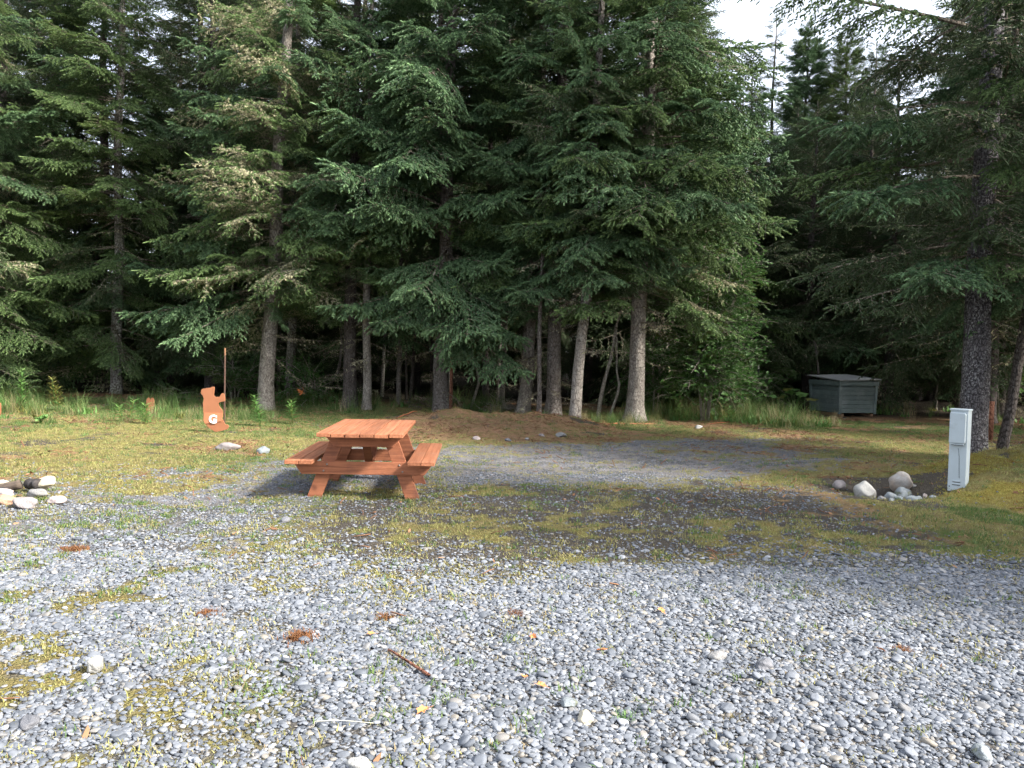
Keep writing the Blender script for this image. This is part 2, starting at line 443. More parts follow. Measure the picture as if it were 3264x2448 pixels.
M['boxwood'] = wood('blue_grey_painted_wood', (0.115, 0.155, 0.155), (0.16, 0.205, 0.20), (0.10, 0.11, 0.11), (0.30, 0.34, 0.335), 0.8, (1.2, 22, 22), 0.55)
M['boxlid'] = wood('weathered_grey_lid', (0.28, 0.29, 0.29), (0.36, 0.365, 0.36), (0.2, 0.2, 0.2), (0.22, 0.23, 0.20), 0.85, (4, 4, 4), 0.5)
M['oldwood'] = wood('bare_brown_wood', (0.25, 0.15, 0.095), (0.36, 0.225, 0.15), (0.12, 0.07, 0.05), (0.13, 0.08, 0.055))
M['char'] = wood('charred_wood', (0.018, 0.016, 0.016), (0.06, 0.052, 0.05), (0.01, 0.01, 0.01), (0.16, 0.15, 0.15), 0.9, (4, 30, 30), 0.5)
M['log'] = wood('half_burnt_log', (0.05, 0.038, 0.03), (0.13, 0.10, 0.075), (0.03, 0.02, 0.02), (0.03, 0.025, 0.03), 0.9, (3, 20, 20), 0.7)

def plain(name, c, rough=0.5, metal=0.0, vary=0.06, scale=12, dirt=None):
    m, nt, b = nmat(name)
    o = objco(nt)
    k = ramp(nt, noise(nt, scale, 4, 0.6, o), [(0.3, 1 - vary * 2), (0.7, 1 + vary)])
    cc = mixc(nt, 1.0, c, k, 'MULTIPLY')
    if dirt:
        cc = mixc(nt, ramp(nt, noise(nt, 5, 6, 0.7, o), [(0.55, 0.0), (0.72, 0.6)]), cc, dirt)
    nt.links.new(cc, b.inputs['Base Color'])
    b.inputs['Roughness'].default_value = rough
    b.inputs['Metallic'].default_value = metal
    return m
M['white_paint'] = plain('white_paint', (0.80, 0.80, 0.79), 0.55, dirt=(0.62, 0.58, 0.52))
M['pedestal'] = plain('pale_grey_enamel', (0.41, 0.47, 0.505), 0.42, 0.0, 0.03, 6, (0.30, 0.33, 0.33))
M['pedestal_dark'] = plain('gap_shade_and_dark_parts', (0.05, 0.055, 0.06), 0.7)  # near-black colour: painted shade in the gaps, also screw and cable
M['bolt'] = plain('galvanised_bolt', (0.30, 0.27, 0.25), 0.45, 0.8, 0.15, 60, (0.20, 0.10, 0.06))
M['rust'] = plain('rusty_steel', (0.085, 0.045, 0.03), 0.8, 0.1, 0.2, 40, (0.16, 0.085, 0.05))
M['orange'] = plain('orange_plastic', (0.36, 0.12, 0.05), 0.6, 0.0, 0.1, 20, (0.2, 0.10, 0.06))
M['dark_steel'] = plain('dark_green_steel', (0.045, 0.05, 0.045), 0.6, 0.3, 0.1)
M['pale_tip'] = plain('pale_paint_tip', (0.55, 0.52, 0.42), 0.7)
M['stake_tip'] = plain('worn_orange_paint', (0.22, 0.11, 0.05), 0.7, 0, .2, 30, (0.10, 0.05, 0.035))
M['dead_leaf'] = plain('fallen_orange_leaf', (0.62, 0.22, 0.07), 0.7, 0.0, 0.15, 30, (0.40, 0.14, 0.06))
M['rustmoss'] = leafy('rusty_dead_moss', (0.10, 0.038, 0.018), (0.16, 0.062, 0.024), (0.22, 0.105, 0.04), 0.1, 0.9)
M['plastic'] = plain('grey_plastic_scrap', (0.55, 0.58, 0.60), 0.4)

# ------------------------------------------------------------------ scattering: one object, instanced pieces
def source(me):
    o = bpy.data.objects.new(me.name, me)      # not linked to the scene, only feeds the nodes
    return o

_groups = {}
def inst_group(key, sources):
    if key in _groups:
        return _groups[key]
    ng = bpy.data.node_groups.new('pieces_' + key, 'GeometryNodeTree')
    ng.interface.new_socket('Geometry', in_out='INPUT', socket_type='NodeSocketGeometry')
    ng.interface.new_socket('Geometry', in_out='OUTPUT', socket_type='NodeSocketGeometry')
    nd, ln = ng.nodes, ng.links
    gi, go = nd.new('NodeGroupInput'), nd.new('NodeGroupOutput')
    def named(n, t):
        a = nd.new('GeometryNodeInputNamedAttribute'); a.data_type = t; a.inputs['Name'].default_value = n
        return a.outputs['Attribute']
    rot = nd.new('FunctionNodeEulerToRotation'); ln.new(named('rot', 'FLOAT_VECTOR'), rot.inputs[0])
    scl = named('scl', 'FLOAT_VECTOR'); idx = named('idx', 'INT')
    jn = nd.new('GeometryNodeJoinGeometry')
    for k, s in enumerate(sources):
        oi = nd.new('GeometryNodeObjectInfo'); oi.inputs['Object'].default_value = s; oi.inputs['As Instance'].default_value = False
        cmp_ = nd.new('FunctionNodeCompare'); cmp_.data_type = 'INT'; cmp_.operation = 'EQUAL'
        ii = [q for q in cmp_.inputs if q.enabled and q.type == 'INT']
        ln.new(idx, ii[0]); ii[1].default_value = k
        ip = nd.new('GeometryNodeInstanceOnPoints')
        ln.new(gi.outputs[0], ip.inputs['Points']); ln.new(cmp_.outputs[0], ip.inputs['Selection'])
        ln.new(oi.outputs['Geometry'], ip.inputs['Instance'])
        ln.new(rot.outputs[0], ip.inputs['Rotation']); ln.new(scl, ip.inputs['Scale'])
        ln.new(ip.outputs[0], jn.inputs[0])
    ln.new(jn.outputs[0], go.inputs[0])
    _groups[key] = ng
    return ng

def scatter(name, P, R, S, I, key, sources, parent=None, mats=()):
    P = np.asarray(P, np.float32); n = len(P)
    me = bpy.data.meshes.new(name)
    me.vertices.add(n)
    me.vertices.foreach_set('co', P.ravel())
    S = np.asarray(S, np.float32)
    if S.ndim == 1:
        S = np.repeat(S[:, None], 3, 1)
    for nm, t, d, prop in (('rot', 'FLOAT_VECTOR', np.asarray(R, np.float32), 'vector'), ('scl', 'FLOAT_VECTOR', S, 'vector'), ('idx', 'INT', np.asarray(I, np.int32), 'value')):
        a = me.attributes.new(nm, t, 'POINT')
        a.data.foreach_set(prop, np.ascontiguousarray(d).ravel())
    for m in mats:
        me.materials.append(m)
    me.update()
    o = link(name, me, parent)
    md = o.modifiers.new('pieces', 'NODES')
    md.node_group = inst_group(key, sources)
    return o

# ------------------------------------------------------------------ ground
def axis(lo, hi, step, far, k=1.32):
    a = list(np.arange(lo, hi + 1e-6, step))
    s = step; x = a[-1]
    while x < far:
        s *= k; x += s; a.append(x)
    s = step; x = a[0]; pre = []
    while x > -far:
        s *= k; x -= s; pre.append(x)
    return np.array(pre[::-1] + a)
gx = axis(-13, 14, 0.13, 600); gy = axis(1.0, 24, 0.13, 600)
GX, GY = np.meshgrid(gx, gy)
GZ = hgt(GX, GY)
nx, ny = len(gx), len(gy)
ii = (np.arange(ny - 1)[:, None] * nx + np.arange(nx - 1)[None, :]).ravel()
gf = np.stack([ii, ii + 1, ii + nx + 1, ii + nx], 1)
gme = new_mesh('ground', np.stack([GX, GY, GZ], -1).reshape(-1, 3), gf, [M['ground']], smooth=True)
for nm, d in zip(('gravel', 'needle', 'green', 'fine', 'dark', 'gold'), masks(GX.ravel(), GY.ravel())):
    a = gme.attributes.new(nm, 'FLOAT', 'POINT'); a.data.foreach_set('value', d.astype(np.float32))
ground = link('ground', gme)
ground['kind'] = 'structure'

# ------------------------------------------------------------------ stones
def ico(sub=2):
    t = (1 + 5 ** .5) / 2
    v = [(-1, t, 0), (1, t, 0), (-1, -t, 0), (1, -t, 0), (0, -1, t), (0, 1, t), (0, -1, -t), (0, 1, -t), (t, 0, -1), (t, 0, 1), (-t, 0, -1), (-t, 0, 1)]
    v = [np.array(p) / np.linalg.norm(p) for p in v]
    f = [(0, 11, 5), (0, 5, 1), (0, 1, 7), (0, 7, 10), (0, 10, 11), (1, 5, 9), (5, 11, 4), (11, 10, 2), (10, 7, 6), (7, 1, 8), (3, 9, 4), (3, 4, 2), (3, 2, 6), (3, 6, 8), (3, 8, 9), (4, 9, 5), (2, 4, 11), (6, 2, 10), (8, 6, 7), (9, 8, 1)]
    for _ in range(sub):
        c = {}; nf = []
        def mid(a, b):
            k = (min(a, b), max(a, b))
            if k not in c:
                p = v[a] + v[b]; v.append(p / np.linalg.norm(p)); c[k] = len(v) - 1
            return c[k]
        for a, b, d in f:
            x, y, z = mid(a, b), mid(b, d), mid(d, a)
            nf += [(a, x, z), (b, y, x), (d, z, y), (x, y, z)]
        f = nf
    return np.array(v), f
ICO1, ICO2, ICO3 = ico(1), ico(2), ico(3)

def rock_mesh(name, dims, seed, mat, rough=0.18, cuts=4, sub=3):
    r = np.random.default_rng(seed)
    V, F = (ICO1, ICO1, ICO2, ICO3)[sub]
    V = V.copy()
    for _ in range(cuts):
        n = r.normal(size=3); n /= np.linalg.norm(n); d = r.uniform(0.62, 0.9)
        e = V @ n - d
        V = V - np.outer(np.clip(e, 0, None), n) * 0.85
    ph = r.uniform(0, 9, 3)
    k = 1 + rough * (np.sin(V[:, 0] * 2.3 + ph[0]) * np.sin(V[:, 1] * 2.7 + ph[1]) + 0.5 * np.sin(V[:, 2] * 5 + ph[2] + V[:, 0] * 4))
    V = V * k[:, None] * np.array(dims) / 2
    return new_mesh(name, V, F, [mat], smooth=True)

PEB = []
for i in range(9):
    r = np.random.default_rng(100 + i)
    PEB.append(source(rock_mesh('pebble', (1.0, r.uniform(.55, .92), r.uniform(.28, .55)), 200 + i, M['pebble'], 0.07, 3 if i < 6 else 6, 2 if i < 6 else 1)))

def wedge(n, y0, y1, margin=1.3):
    """random ground points in the part of the clearing one can see, a step to either side included"""
    y = np.sqrt(rng.uniform(y0 ** 2, y1 ** 2, n))
    x = rng.uniform(-1, 1, n) * (0.67 * y + margin)
    return x, y

def gravel_points(n, y0, y1, smin, smax, power, dens=1.0):
    x, y = wedge(n, y0, y1)
    g = masks(x, y)[0]
    n3 = fbm(x, y, 3.5, 77, 2)
    keep = rng.uniform(size=n) < np.clip(g * (0.72 + 0.55 * n3), 0.012, 1) * dens
    x, y = x[keep], y[keep]
    s = smin + (smax - smin) * rng.uniform(size=len(x)) ** power
    return x, y, s
parts = [gravel_points(190000, 1.8, 6.0, 0.011, 0.040, 2.0), gravel_points(7000, 1.8, 6.5, 0.035, 0.072, 2.2, 0.9),
         gravel_points(130000, 6.0, 10.5, 0.011, 0.036, 2.2), gravel_points(210000, 9.5, 16.5, 0.010, 0.032, 3.0, 0.9)]
x = np.concatenate([p[0] for p in parts]); y = np.concatenate([p[1] for p in parts]); s = np.concatenate([p[2] for p in parts])
n = len(x)
z = hgt(x, y) + s * rng.uniform(-0.02, 0.22, n)
R = np.stack([rng.normal(0, .22, n), rng.normal(0, .22, n), rng.uniform(0, 2 * PI, n)], 1)
gravel = scatter('gravel', np.stack([x, y, z], 1), R, s, rng.choice(9, n, p=[.13, .13, .13, .13, .13, .13, .08, .07, .07]), 'pebble', PEB, mats=[M['pebble']])
gravel['kind'] = 'stuff'; gravel['label'] = 'loose grey river pebbles spread over the parking ground'
print('pebbles', n)

# ------------------------------------------------------------------ grass, turf, litter
def blade_tuft(name, nb, hmin, hmax, wid, spread, lean, mat, seed, segs=3):
    r = np.random.default_rng(seed); mb = MB()
    for _ in range(nb):
        a = r.uniform(0, 2 * PI); h = r.uniform(hmin, hmax); d = np.array([math.cos(a), math.sin(a), 0]); sd = np.array([-d[1], d[0], 0])
        p0 = np.array([*(r.normal(0, spread, 2)), 0]); le = r.uniform(0.2, 1.0) * lean
        V = []; 
        for k in range(segs + 1):
            t = k / segs; w = wid * (1 - t) ** 0.7 * 0.5 + 1e-4
            c = p0 + np.array([0, 0, h * t * (1 - 0.25 * le * t)]) + d * h * le * t * t
            V += [c - sd * w, c + sd * w]
        mb.add(V, [(2 * k, 2 * k + 1, 2 * k + 3, 2 * k + 2) for k in range(segs)], 0, r.uniform(0, 1))
    return mb.mesh(name, [mat])
TURF = [source(blade_tuft('turf_tuft', 18, 0.008, 0.032, 0.006, 0.035, 1.0, M['turf'], 300 + i, 2)) for i in range(4)] + \
       [source(blade_tuft('green_tuft', 14, 0.012, 0.045, 0.007, 0.03, 0.9, M['grass'], 310 + i, 2)) for i in range(2)]
M['goldmoss'] = leafy('golden_moss', (0.17, 0.155, 0.034), (0.27, 0.235, 0.05), (0.36, 0.33, 0.09), 0.2, 0.85, (0.22, 0.13, 0.03))
TURF += [source(blade_tuft('moss_tuft', 22, 0.008, 0.03, 0.008, 0.04, 1.0, M['goldmoss'], 320 + i, 2)) for i in range(2)]
x, y = wedge(270000, 2.0, 21.5)
g, nd, gr, fi, dk, go_ = masks(x, y)
dn = np.where(y < 5, 0.5, 1.0) * np.clip(1 - 0.92 * g - 1.0 * nd - 0.93 * fi - 0.72 * dk, 0.0, 1) + (0.04 + 0.14 * sst(1.5, -2.0, x)) * sst(0.5, 0.6, fbm(x, y, 2.2, 88, 3))
dn = dn * np.clip(0.35 + 1.2 * (fbm(x, y, 1.8, 90, 3) - 0.25), 0.1, 1)
dn = dn + (0.60 * np.clip(g, 0, 1) * (0.22 + 1.2 * sst(1.0, -1.6, x)) + 0.4 * dk + 0.12 * fi + 0.3 * nd * sst(20.5, 19.5, y)) * sst(0.56, 0.64, fbm(x, y, 5.0, 97, 3)) * (0.4 + 1.2 * fbm(x, y, 0.8, 98, 2))
keep = rng.uniform(size=len(x)) < dn * 0.72
x, y, gr, go_ = x[keep], y[keep], gr[keep], go_[keep]; n = len(x)
I = np.where(rng.uniform(size=n) < 0.12 + 0.75 * gr, rng.integers(4, 6, n), rng.integers(0, 4, n))
I = np.where(rng.uniform(size=n) < 0.85 * go_, rng.integers(6, 8, n), I)
R = np.stack([rng.normal(0, .15, n), rng.normal(0, .15, n), rng.uniform(0, 2 * PI, n)], 1)
turf = scatter('turf_grass', np.stack([x, y, hgt(x, y) - 0.004], 1), R, rng.uniform(0.6, 1.35, n), I, 'turf', TURF, mats=[M['turf'], M['grass'], M['goldmoss']])
turf['kind'] = 'stuff'; turf['label'] = 'short mossy olive turf growing through the gravel'
print('turf', n)

def litter_mesh(name, seed):
    r = np.random.default_rng(seed); mb = MB()
    V = [(-.5, 0, 0), (-.2, .22, .06), (.2, .2, .02), (.5, 0, .1), (.2, -.22, .05), (-.2, -.2, .0)]
    mb.add(np.array(V) * (1, r.uniform(.5, 1), 1), [(0, 5, 4, 1), (1, 4, 3, 2)], 0, r.uniform())
    return mb.mesh(name, [M['litter']])
LIT = [source(litter_mesh('litter_flake', i)) for i in range(3)]
mb = MB(); mb.tube([(-.5, 0, 0), (0, .05, .03), (.5, -.02, 0)], 0.035, 3, 0, 0.3); LIT.append(source(mb.mesh('litter_twig', [M['litter']])))
x, y = wedge(120000, 2.0, 22.0)
g, nd, gr, fi, dk, go_ = masks(x, y)
keep = rng.uniform(size=len(x)) < np.clip(0.008 + 0.55 * nd + 0.10 * sst(8, 14, y) * (1 - g), 0, 1) * np.clip(2.2 * (fbm(x, y, 1.1, 93, 3) - 0.3), 0.05, 1)
x, y = x[keep], y[keep]; n = len(x)
R = np.stack([rng.normal(0, .4, n), rng.normal(0, .4, n), rng.uniform(0, 2 * PI, n)], 1)
I = rng.choice(4, n, p=[.2, .2, .2, .4])
lit = scatter('leaf_litter', np.stack([x, y, hgt(x, y) + 0.012], 1), R, np.where(I == 3, rng.uniform(0.06, 0.2, n), rng.uniform(0.025, 0.075, n)), I, 'litter', LIT, mats=[M['litter']])
lit['kind'] = 'stuff'; lit['label'] = 'brown needles, twigs and leaf flakes lying on the ground'
print('litter', n)

TALL = [source(blade_tuft('tall_grass_tuft', 34, 0.25, 0.75, 0.011, 0.09, 0.75, M['grass'], 330 + i, 4)) for i in range(3)] + \
       [source(blade_tuft('dry_grass_tuft', 18, 0.2, 0.6, 0.007, 0.09, 0.8, M['drygrass'], 340, 4))] + \
       [source(blade_tuft('broad_herb_tuft', 22, 0.12, 0.32, 0.05, 0.10, 0.9, M['herb'], 345 + i, 3)) for i in range(2)]
xs, ys, ss, Is = [], [], [], []
def tall(n, x0, x1, y0, y1, smin, smax, p, fade=0.45):
    x = rng.uniform(x0, x1, n); y = rng.uniform(y0, y1, n); y = y + 2.4 * (fbm(x, y * 0, 0.6, 94, 3) - .5)
    k = fbm(x, y, 0.7, 95, 3) * .6 + fbm(x, y, 2.5, 96, 2) * .4 > fade + .03
    x, y = x[k], y[k]
    xs.append(x); ys.append(y); ss.append(smin * .6 + (smax * 1.1 - smin * .6) * rng.uniform(size=len(x)) ** 1.6); Is.append(rng.choice(6, len(x), p=p))
tall(1300, -16, -6.2, 17.3, 21.5, 0.35, 0.9, [.18, .18, .14, .06, .22, .22], 0.5)
tall(420, -8.5, -5.2, 15.8, 19.0, 0.3, 0.65, [.22, .22, .16, .1, .15, .15])
tall(500, -6.4, 0, 19.0, 22.0, 0.35, 0.9, [.25, .25, .2, .1, .1, .1], 0.42)
tall(420, -17, -6.5, 14.8, 17.6, 0.12, 0.5, [.2, .2, .15, .15, .15, .15], 0.48)
tall(160, -9, -2.6, 12.5, 16.0, 0.08, 0.28, [.25, .25, .15, .15, .1, .1], 0.5)
tall(160, 4.5, 12, 13.5, 18.5, 0.06, 0.2, [.25, .25, .15, .15, .1, .1], 0.5)
tall(1100, 3.2, 7.8, 18.9, 24.0, 0.4, 1.0, [.16, .16, .12, .1, .23, .23], 0.36)
tall(160, 0.6, 3.6, 17.6, 19.6, 0.25, 0.6, [.28, .28, .2, .14, .05, .05], 0.42)
tall(400, 10.5, 20.0, 20.5, 26.0, 0.4, 0.9, [.2, .2, .15, .15, .15, .15], 0.5)
tall(120, 5.5, 12.0, 18.0, 20.0, 0.08, 0.16, [.3, .3, .2, .2, 0, 0], 0.4)
x = np.concatenate(xs); y = np.concatenate(ys); n = len(x)
tg = scatter('tall_grass', np.stack([x, y, hgt(x, y) - 0.02], 1), np.stack([rng.normal(0, .1, n), rng.normal(0, .1, n), rng.uniform(0, 2 * PI, n)], 1), np.concatenate(ss), np.concatenate(Is), 'tall', TALL, mats=[M['grass'], M['drygrass'], M['herb']])
tg['kind'] = 'stuff'; tg['label'] = 'tall green grass and weeds along the forest edge'

# ------------------------------------------------------------------ spruce boughs
def shoot_template(nn=13):
    V = []; F = []
    # core spindle
    for x_, r_ in ((0.0, 0.25), (0.45, 0.55), (0.85, 0.36)):
        for k in range(4):
            a = k * PI / 2; V.append((x_, r_ * math.cos(a), r_ * math.sin(a)))
    V.append((1.0, 0, 0))
    for i in range(2):
        for k in range(4):
            a, b, c, d = i * 4 + k, i * 4 + (k + 1) % 4, (i + 1) * 4 + (k + 1) % 4, (i + 1) * 4 + k
            F += [(a, b, c), (a, c, d)]
    for k in range(4):
        F.append((8 + k, 8 + (k + 1) % 4, 12))
    for i in range(nn):
        t = 0.03 + 0.9 * i / nn; a = i * 2.39996
        rd = np.array([0, math.cos(a), math.sin(a)]); tg_ = np.array([0, -math.sin(a), math.cos(a)])
        b0 = np.array([t, 0, 0]) + rd * 0.3
        tip = np.array([t + 0.2, 0, 0]) + rd * (1.05 if t < .75 else .8)
        k = len(V)
        V += [b0 - tg_ * 0.24, b0 + tg_ * 0.24, tip]
        F.append((k, k + 1, k + 2))
    return np.array(V), np.array(F)
STV, STF = shoot_template()

class Bough:
    def __init__(s, seed):
        s.r = np.random.default_rng(seed); s.mb = MB(); s.sh = []; s.li = []
    def shoot(s, p, a, ln, rad, tone):
        s.sh.append((*p, *a, ln, rad, tone))
    def branchlet(s, p, d, ln, hang, level, o):
        r = s.r
        d = np.array(d, float); d /= np.linalg.norm(d)
        k = 6
        T = np.linspace(0, 1, k)
        P = np.array(p)[None, :] + d[None, :] * (ln * T)[:, None]
        P[:, 2] -= hang * ln * T ** 2
        P += r.normal(0, 0.012 * ln, P.shape) * T[:, None]
        s.mb.tube(P, np.linspace(0.0065 if level == 1 else 0.0035, 0.0012, k) * o.get('tw', 1), 3, 1, 0.3, False)
        if ln > 0.42 and level < 2:
            nb = int(ln / 0.13)
            for i in range(nb):
                t = 0.22 + 0.7 * (i + .5) / nb; sd = 1 if i % 2 else -1
                pp = P[0] + (np.array([np.interp(t, T, P[:, c]) for c in range(3)]) - P[0])
                side = np.cross(d, (0, 0, 1.0)) * sd
                s.branchlet(pp, d * 0.75 + side * 0.75 + np.array((0, 0, -0.15)), ln * 0.42 * (1.05 - t) + 0.06, hang * 1.2, level + 1, o)
        if o['dens'] > 0 and not (level == 1 and r.uniform() < .10):
            st = o['start2']
            ns = max(2, int(ln * (1 - st) / 0.042 * o['dens']))
            for i in range(ns):
                t = st + (1 - st) * (i + r.uniform(0, .6)) / ns; t = min(t, 1)
                pp = np.array([np.interp(t, T, P[:, c]) for c in range(3)])
                tang = d + np.array((0, 0, -2 * hang * t)); tang /= np.linalg.norm(tang)
                sd = 1 if i % 2 else -1
                side = np.cross(tang, (0, 0, 1.0)); side /= np.linalg.norm(side) + 1e-6
                a = tang * 0.75 + side * sd * r.uniform(0.45, 0.85) + np.array((0, 0, r.normal(o['sz'], 0.25)))
                s.shoot(pp, a / np.linalg.norm(a), r.uniform(0.06, 0.11) * (1.1 - 0.35 * t) * o['sl'], r.uniform(0.022, 0.032) * o['sr'], float(np.clip(r.normal(0.25 + 0.45 * t, 0.18), 0, 1)))
            s.shoot(P[-1], (P[-1] - P[-2]) / np.linalg.norm(P[-1] - P[-2]), r.uniform(0.07, 0.11) * o['sl'], 0.022 * o['sr'], 0.8)
        for i in range(int(ln * o['lich'])):
            t = r.uniform(0.0, o.get('lmax', 0.75))
            pp = np.array([np.interp(t, T, P[:, c]) for c in range(3)])
            s.li.append(pp)
    def build(s, name, L, nsec, fs, droop, up, hang, o, mats):
        r = s.r
        T = np.linspace(0, 1, 12)
        P = np.stack([L * T, 0.04 * L * np.sin(T * 5 + r.uniform(0, 6)) * T, -droop * L * T ** 1.7 + up * L * np.clip(T - .6, 0, 1) ** 2 * 2], 1)
        s.mb.tube(P, np.linspace(0.024, 0.004, 12) * L / 2.6, 5, 1, 0.3, False)
        for i in range(nsec):
            t = fs + (0.98 - fs) * (i + r.uniform(0, .7)) / nsec; sd = 1 if i % 2 else -1
            p = [np.interp(t, T, P[:, c]) for c in range(3)]
            tang = np.array([1, 0, -droop * 1.7 * t ** .7 + up * 4 * max(0, t - .6)]); tang /= np.linalg.norm(tang)
            an = math.radians(r.uniform(42, 66))
            d = tang * math.cos(an) + np.array((0, sd * math.sin(an), r.normal(-0.08, 0.22)))
            ln = L * o['w'] * ((1 - t) ** 0.75 + 0.12) * (0.45 + 0.55 * min(1, (t - fs) / 0.25 + .3)) * r.uniform(0.7, 1.15)
            s.branchlet(p, d, ln, hang * r.uniform(.6, 1.4), 1, o)
        if o['dens'] > 0:
            for i in range(int(L * (1 - fs) / 0.03 * o['dens'])):
                t = fs + (1 - fs) * r.uniform()
                p = np.array([np.interp(t, T, P[:, c]) for c in range(3)])
                an = r.uniform(0, 2 * PI)
                a = np.array((0.8, 0.6 * math.cos(an), 0.5 * math.sin(an)))
                s.shoot(p, a / np.linalg.norm(a), r.uniform(0.06, 0.11) * o['sl'], 0.023 * o['sr'], r.uniform(.3, 1))
            s.shoot(P[-1], (P[-1] - P[-2]) / np.linalg.norm(P[-1] - P[-2]), 0.15, 0.024, 1.0)
        for i in range(int(L * o['lich'])):
            t = r.uniform(0.05, 0.8); s.li.append(np.array([np.interp(t, T, P[:, c]) for c in range(3)]))
        base = s.mb
        V = [np.concatenate(base.v)]; F = [list(f) for f in base.f]; mi = list(base.m); tn = [np.concatenate(base.t)]; nv = base.n
        Fn = []
        if s.sh:
            A = np.array(s.sh); n = len(A)
            pos, ax, ln, rad, tone = A[:, :3], A[:, 3:6], A[:, 6], A[:, 7], A[:, 8]
            ref = r.normal(size=(n, 3)); b = np.cross(ax, ref); b /= np.linalg.norm(b, axis=1)[:, None]; c = np.cross(ax, b)
            VV = pos[:, None, :] + (STV[None, :, 0] * ln[:, None])[..., None] * ax[:, None, :] + (STV[None, :, 1] * rad[:, None])[..., None] * b[:, None, :] + (STV[None, :, 2] * rad[:, None])[..., None] * c[:, None, :]
            V.append(VV.reshape(-1, 3)); tn.append(np.repeat(tone, len(STV)))
            ff = (STF[None] + (np.arange(n) * len(STV))[:, None, None] + nv).reshape(-1, 3)
            F += ff.tolist(); mi += [0] * len(ff); nv += n * len(STV)
        if s.li:
            for p in s.li:
                k = r.integers(3, 6)
                for _ in range(k):
                    d = r.normal(size=3) * (0.03, 0.03, 0.02) + (0, 0, -0.035); w = r.normal(size=3) * 0.006
                    V.append(np.array([p - w, p + w, p + d])); F.append([nv, nv + 1, nv + 2]); mi.append(2); tn.append(np.full(3, r.uniform())); nv += 3
        return new_mesh(name, np.concatenate(V), F, mats, mi, False, np.concatenate(tn))

def bo(**k):
    d = dict(dens=1.3, start2=0.12, sz=-0.15, sl=.80, sr=1.02, lich=0, w=0.40); d.update(k); return d
BGH = []
for i in range(3):      # 0-2 full blue-green boughs
    BGH.append(Bough(400 + i).build('bough', 2.6, 26, 0.22, 0.16 + 0.05 * i, 0.25, 0.28, bo(), [M['needle_blue'], M['twig'], M['lichen']]))
for i in range(3):      # 3-5 green boughs
    BGH.append(Bough(410 + i).build('bough', 2.6, 24, 0.28, 0.10 + 0.06 * i, 0.1, 0.3, bo(dens=1.25, sl=.75, sr=.96, sz=0), [M['needle'], M['twig'], M['lichen']]))
for i in range(2):      # 6-7 thin shaded boughs
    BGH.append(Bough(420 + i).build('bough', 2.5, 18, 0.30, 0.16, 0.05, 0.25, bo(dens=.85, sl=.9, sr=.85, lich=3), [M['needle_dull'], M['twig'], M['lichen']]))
for i in range(2):      # 8-9 bearded boughs, green at the tip
    BGH.append(Bough(430 + i).build('bough', 2.6, 24, 0.12, 0.10, 0.15, 0.22, bo(dens=.75, start2=.48, lich=34, tw=1.5, lmax=.7), [M['needle'], M['twig'], M['lichen']]))
for i in range(2):      # 10-11 dead twiggy branches
    BGH.append(Bough(440 + i).build('bough', 1.6, 13, 0.15, 0.12, 0.2, 0.2, bo(dens=0, lich=5, w=.34, tw=1.2), [M['needle'], M['twig'], M['lichen']]))
for i in range(2):      # 12-13 yellow-green boughs
    BGH.append(Bough(450 + i).build('bough', 2.6, 22, 0.30, 0.05, 0.25, 0.2, bo(dens=1.15, sl=.75, sr=.8, sz=.1), [M['needle_yellow'], M['twig'], M['lichen']]))
for i in range(2):      # 14-15 long hanging boughs with dark drooping sprays
    BGH.append(Bough(460 + i).build('bough', 3.0, 28, 0.18, 0.18, 0.25, 0.34, bo(dens=1.25, sl=.85, sr=1.1, sz=-.24, w=.40), [M['needle_blue'], M['twig'], M['lichen']]))
BGH.append(Bough(470).build('bough', 4.2, 44, 0.20, 0.10, 0.05, 0.6, bo(dens=1.1, sl=.85, sr=.85, sz=-.3, w=.26), [M['needle'], M['twig'], M['lichen']]))   # 16 long arm
print('bough tris', [len(m.polygons) for m in BGH])
BOUGH = [source(m) for m in BGH]
BLEN = [2.6] * 6 + [2.5] * 2 + [2.6] * 2 + [1.6] * 2 + [2.6] * 2 + [3.0] * 2 + [4.2]
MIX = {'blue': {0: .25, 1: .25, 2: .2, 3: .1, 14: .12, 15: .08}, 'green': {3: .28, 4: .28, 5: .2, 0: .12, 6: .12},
       'hang': {14: .3, 15: .3, 0: .14, 1: .1, 2: .16}, 'shade': {6: .42, 7: .42, 3: .08, 2: .08}, 'beard': {8: .32, 9: .30, 3: .14, 4: .1, 0: .14},
       'yellow': {12: .3, 13: .3, 3: .2, 4: .2}, 'mixed': {0: .16, 2: .14, 4: .2, 5: .2, 6: .15, 8: .08, 12: .07}}

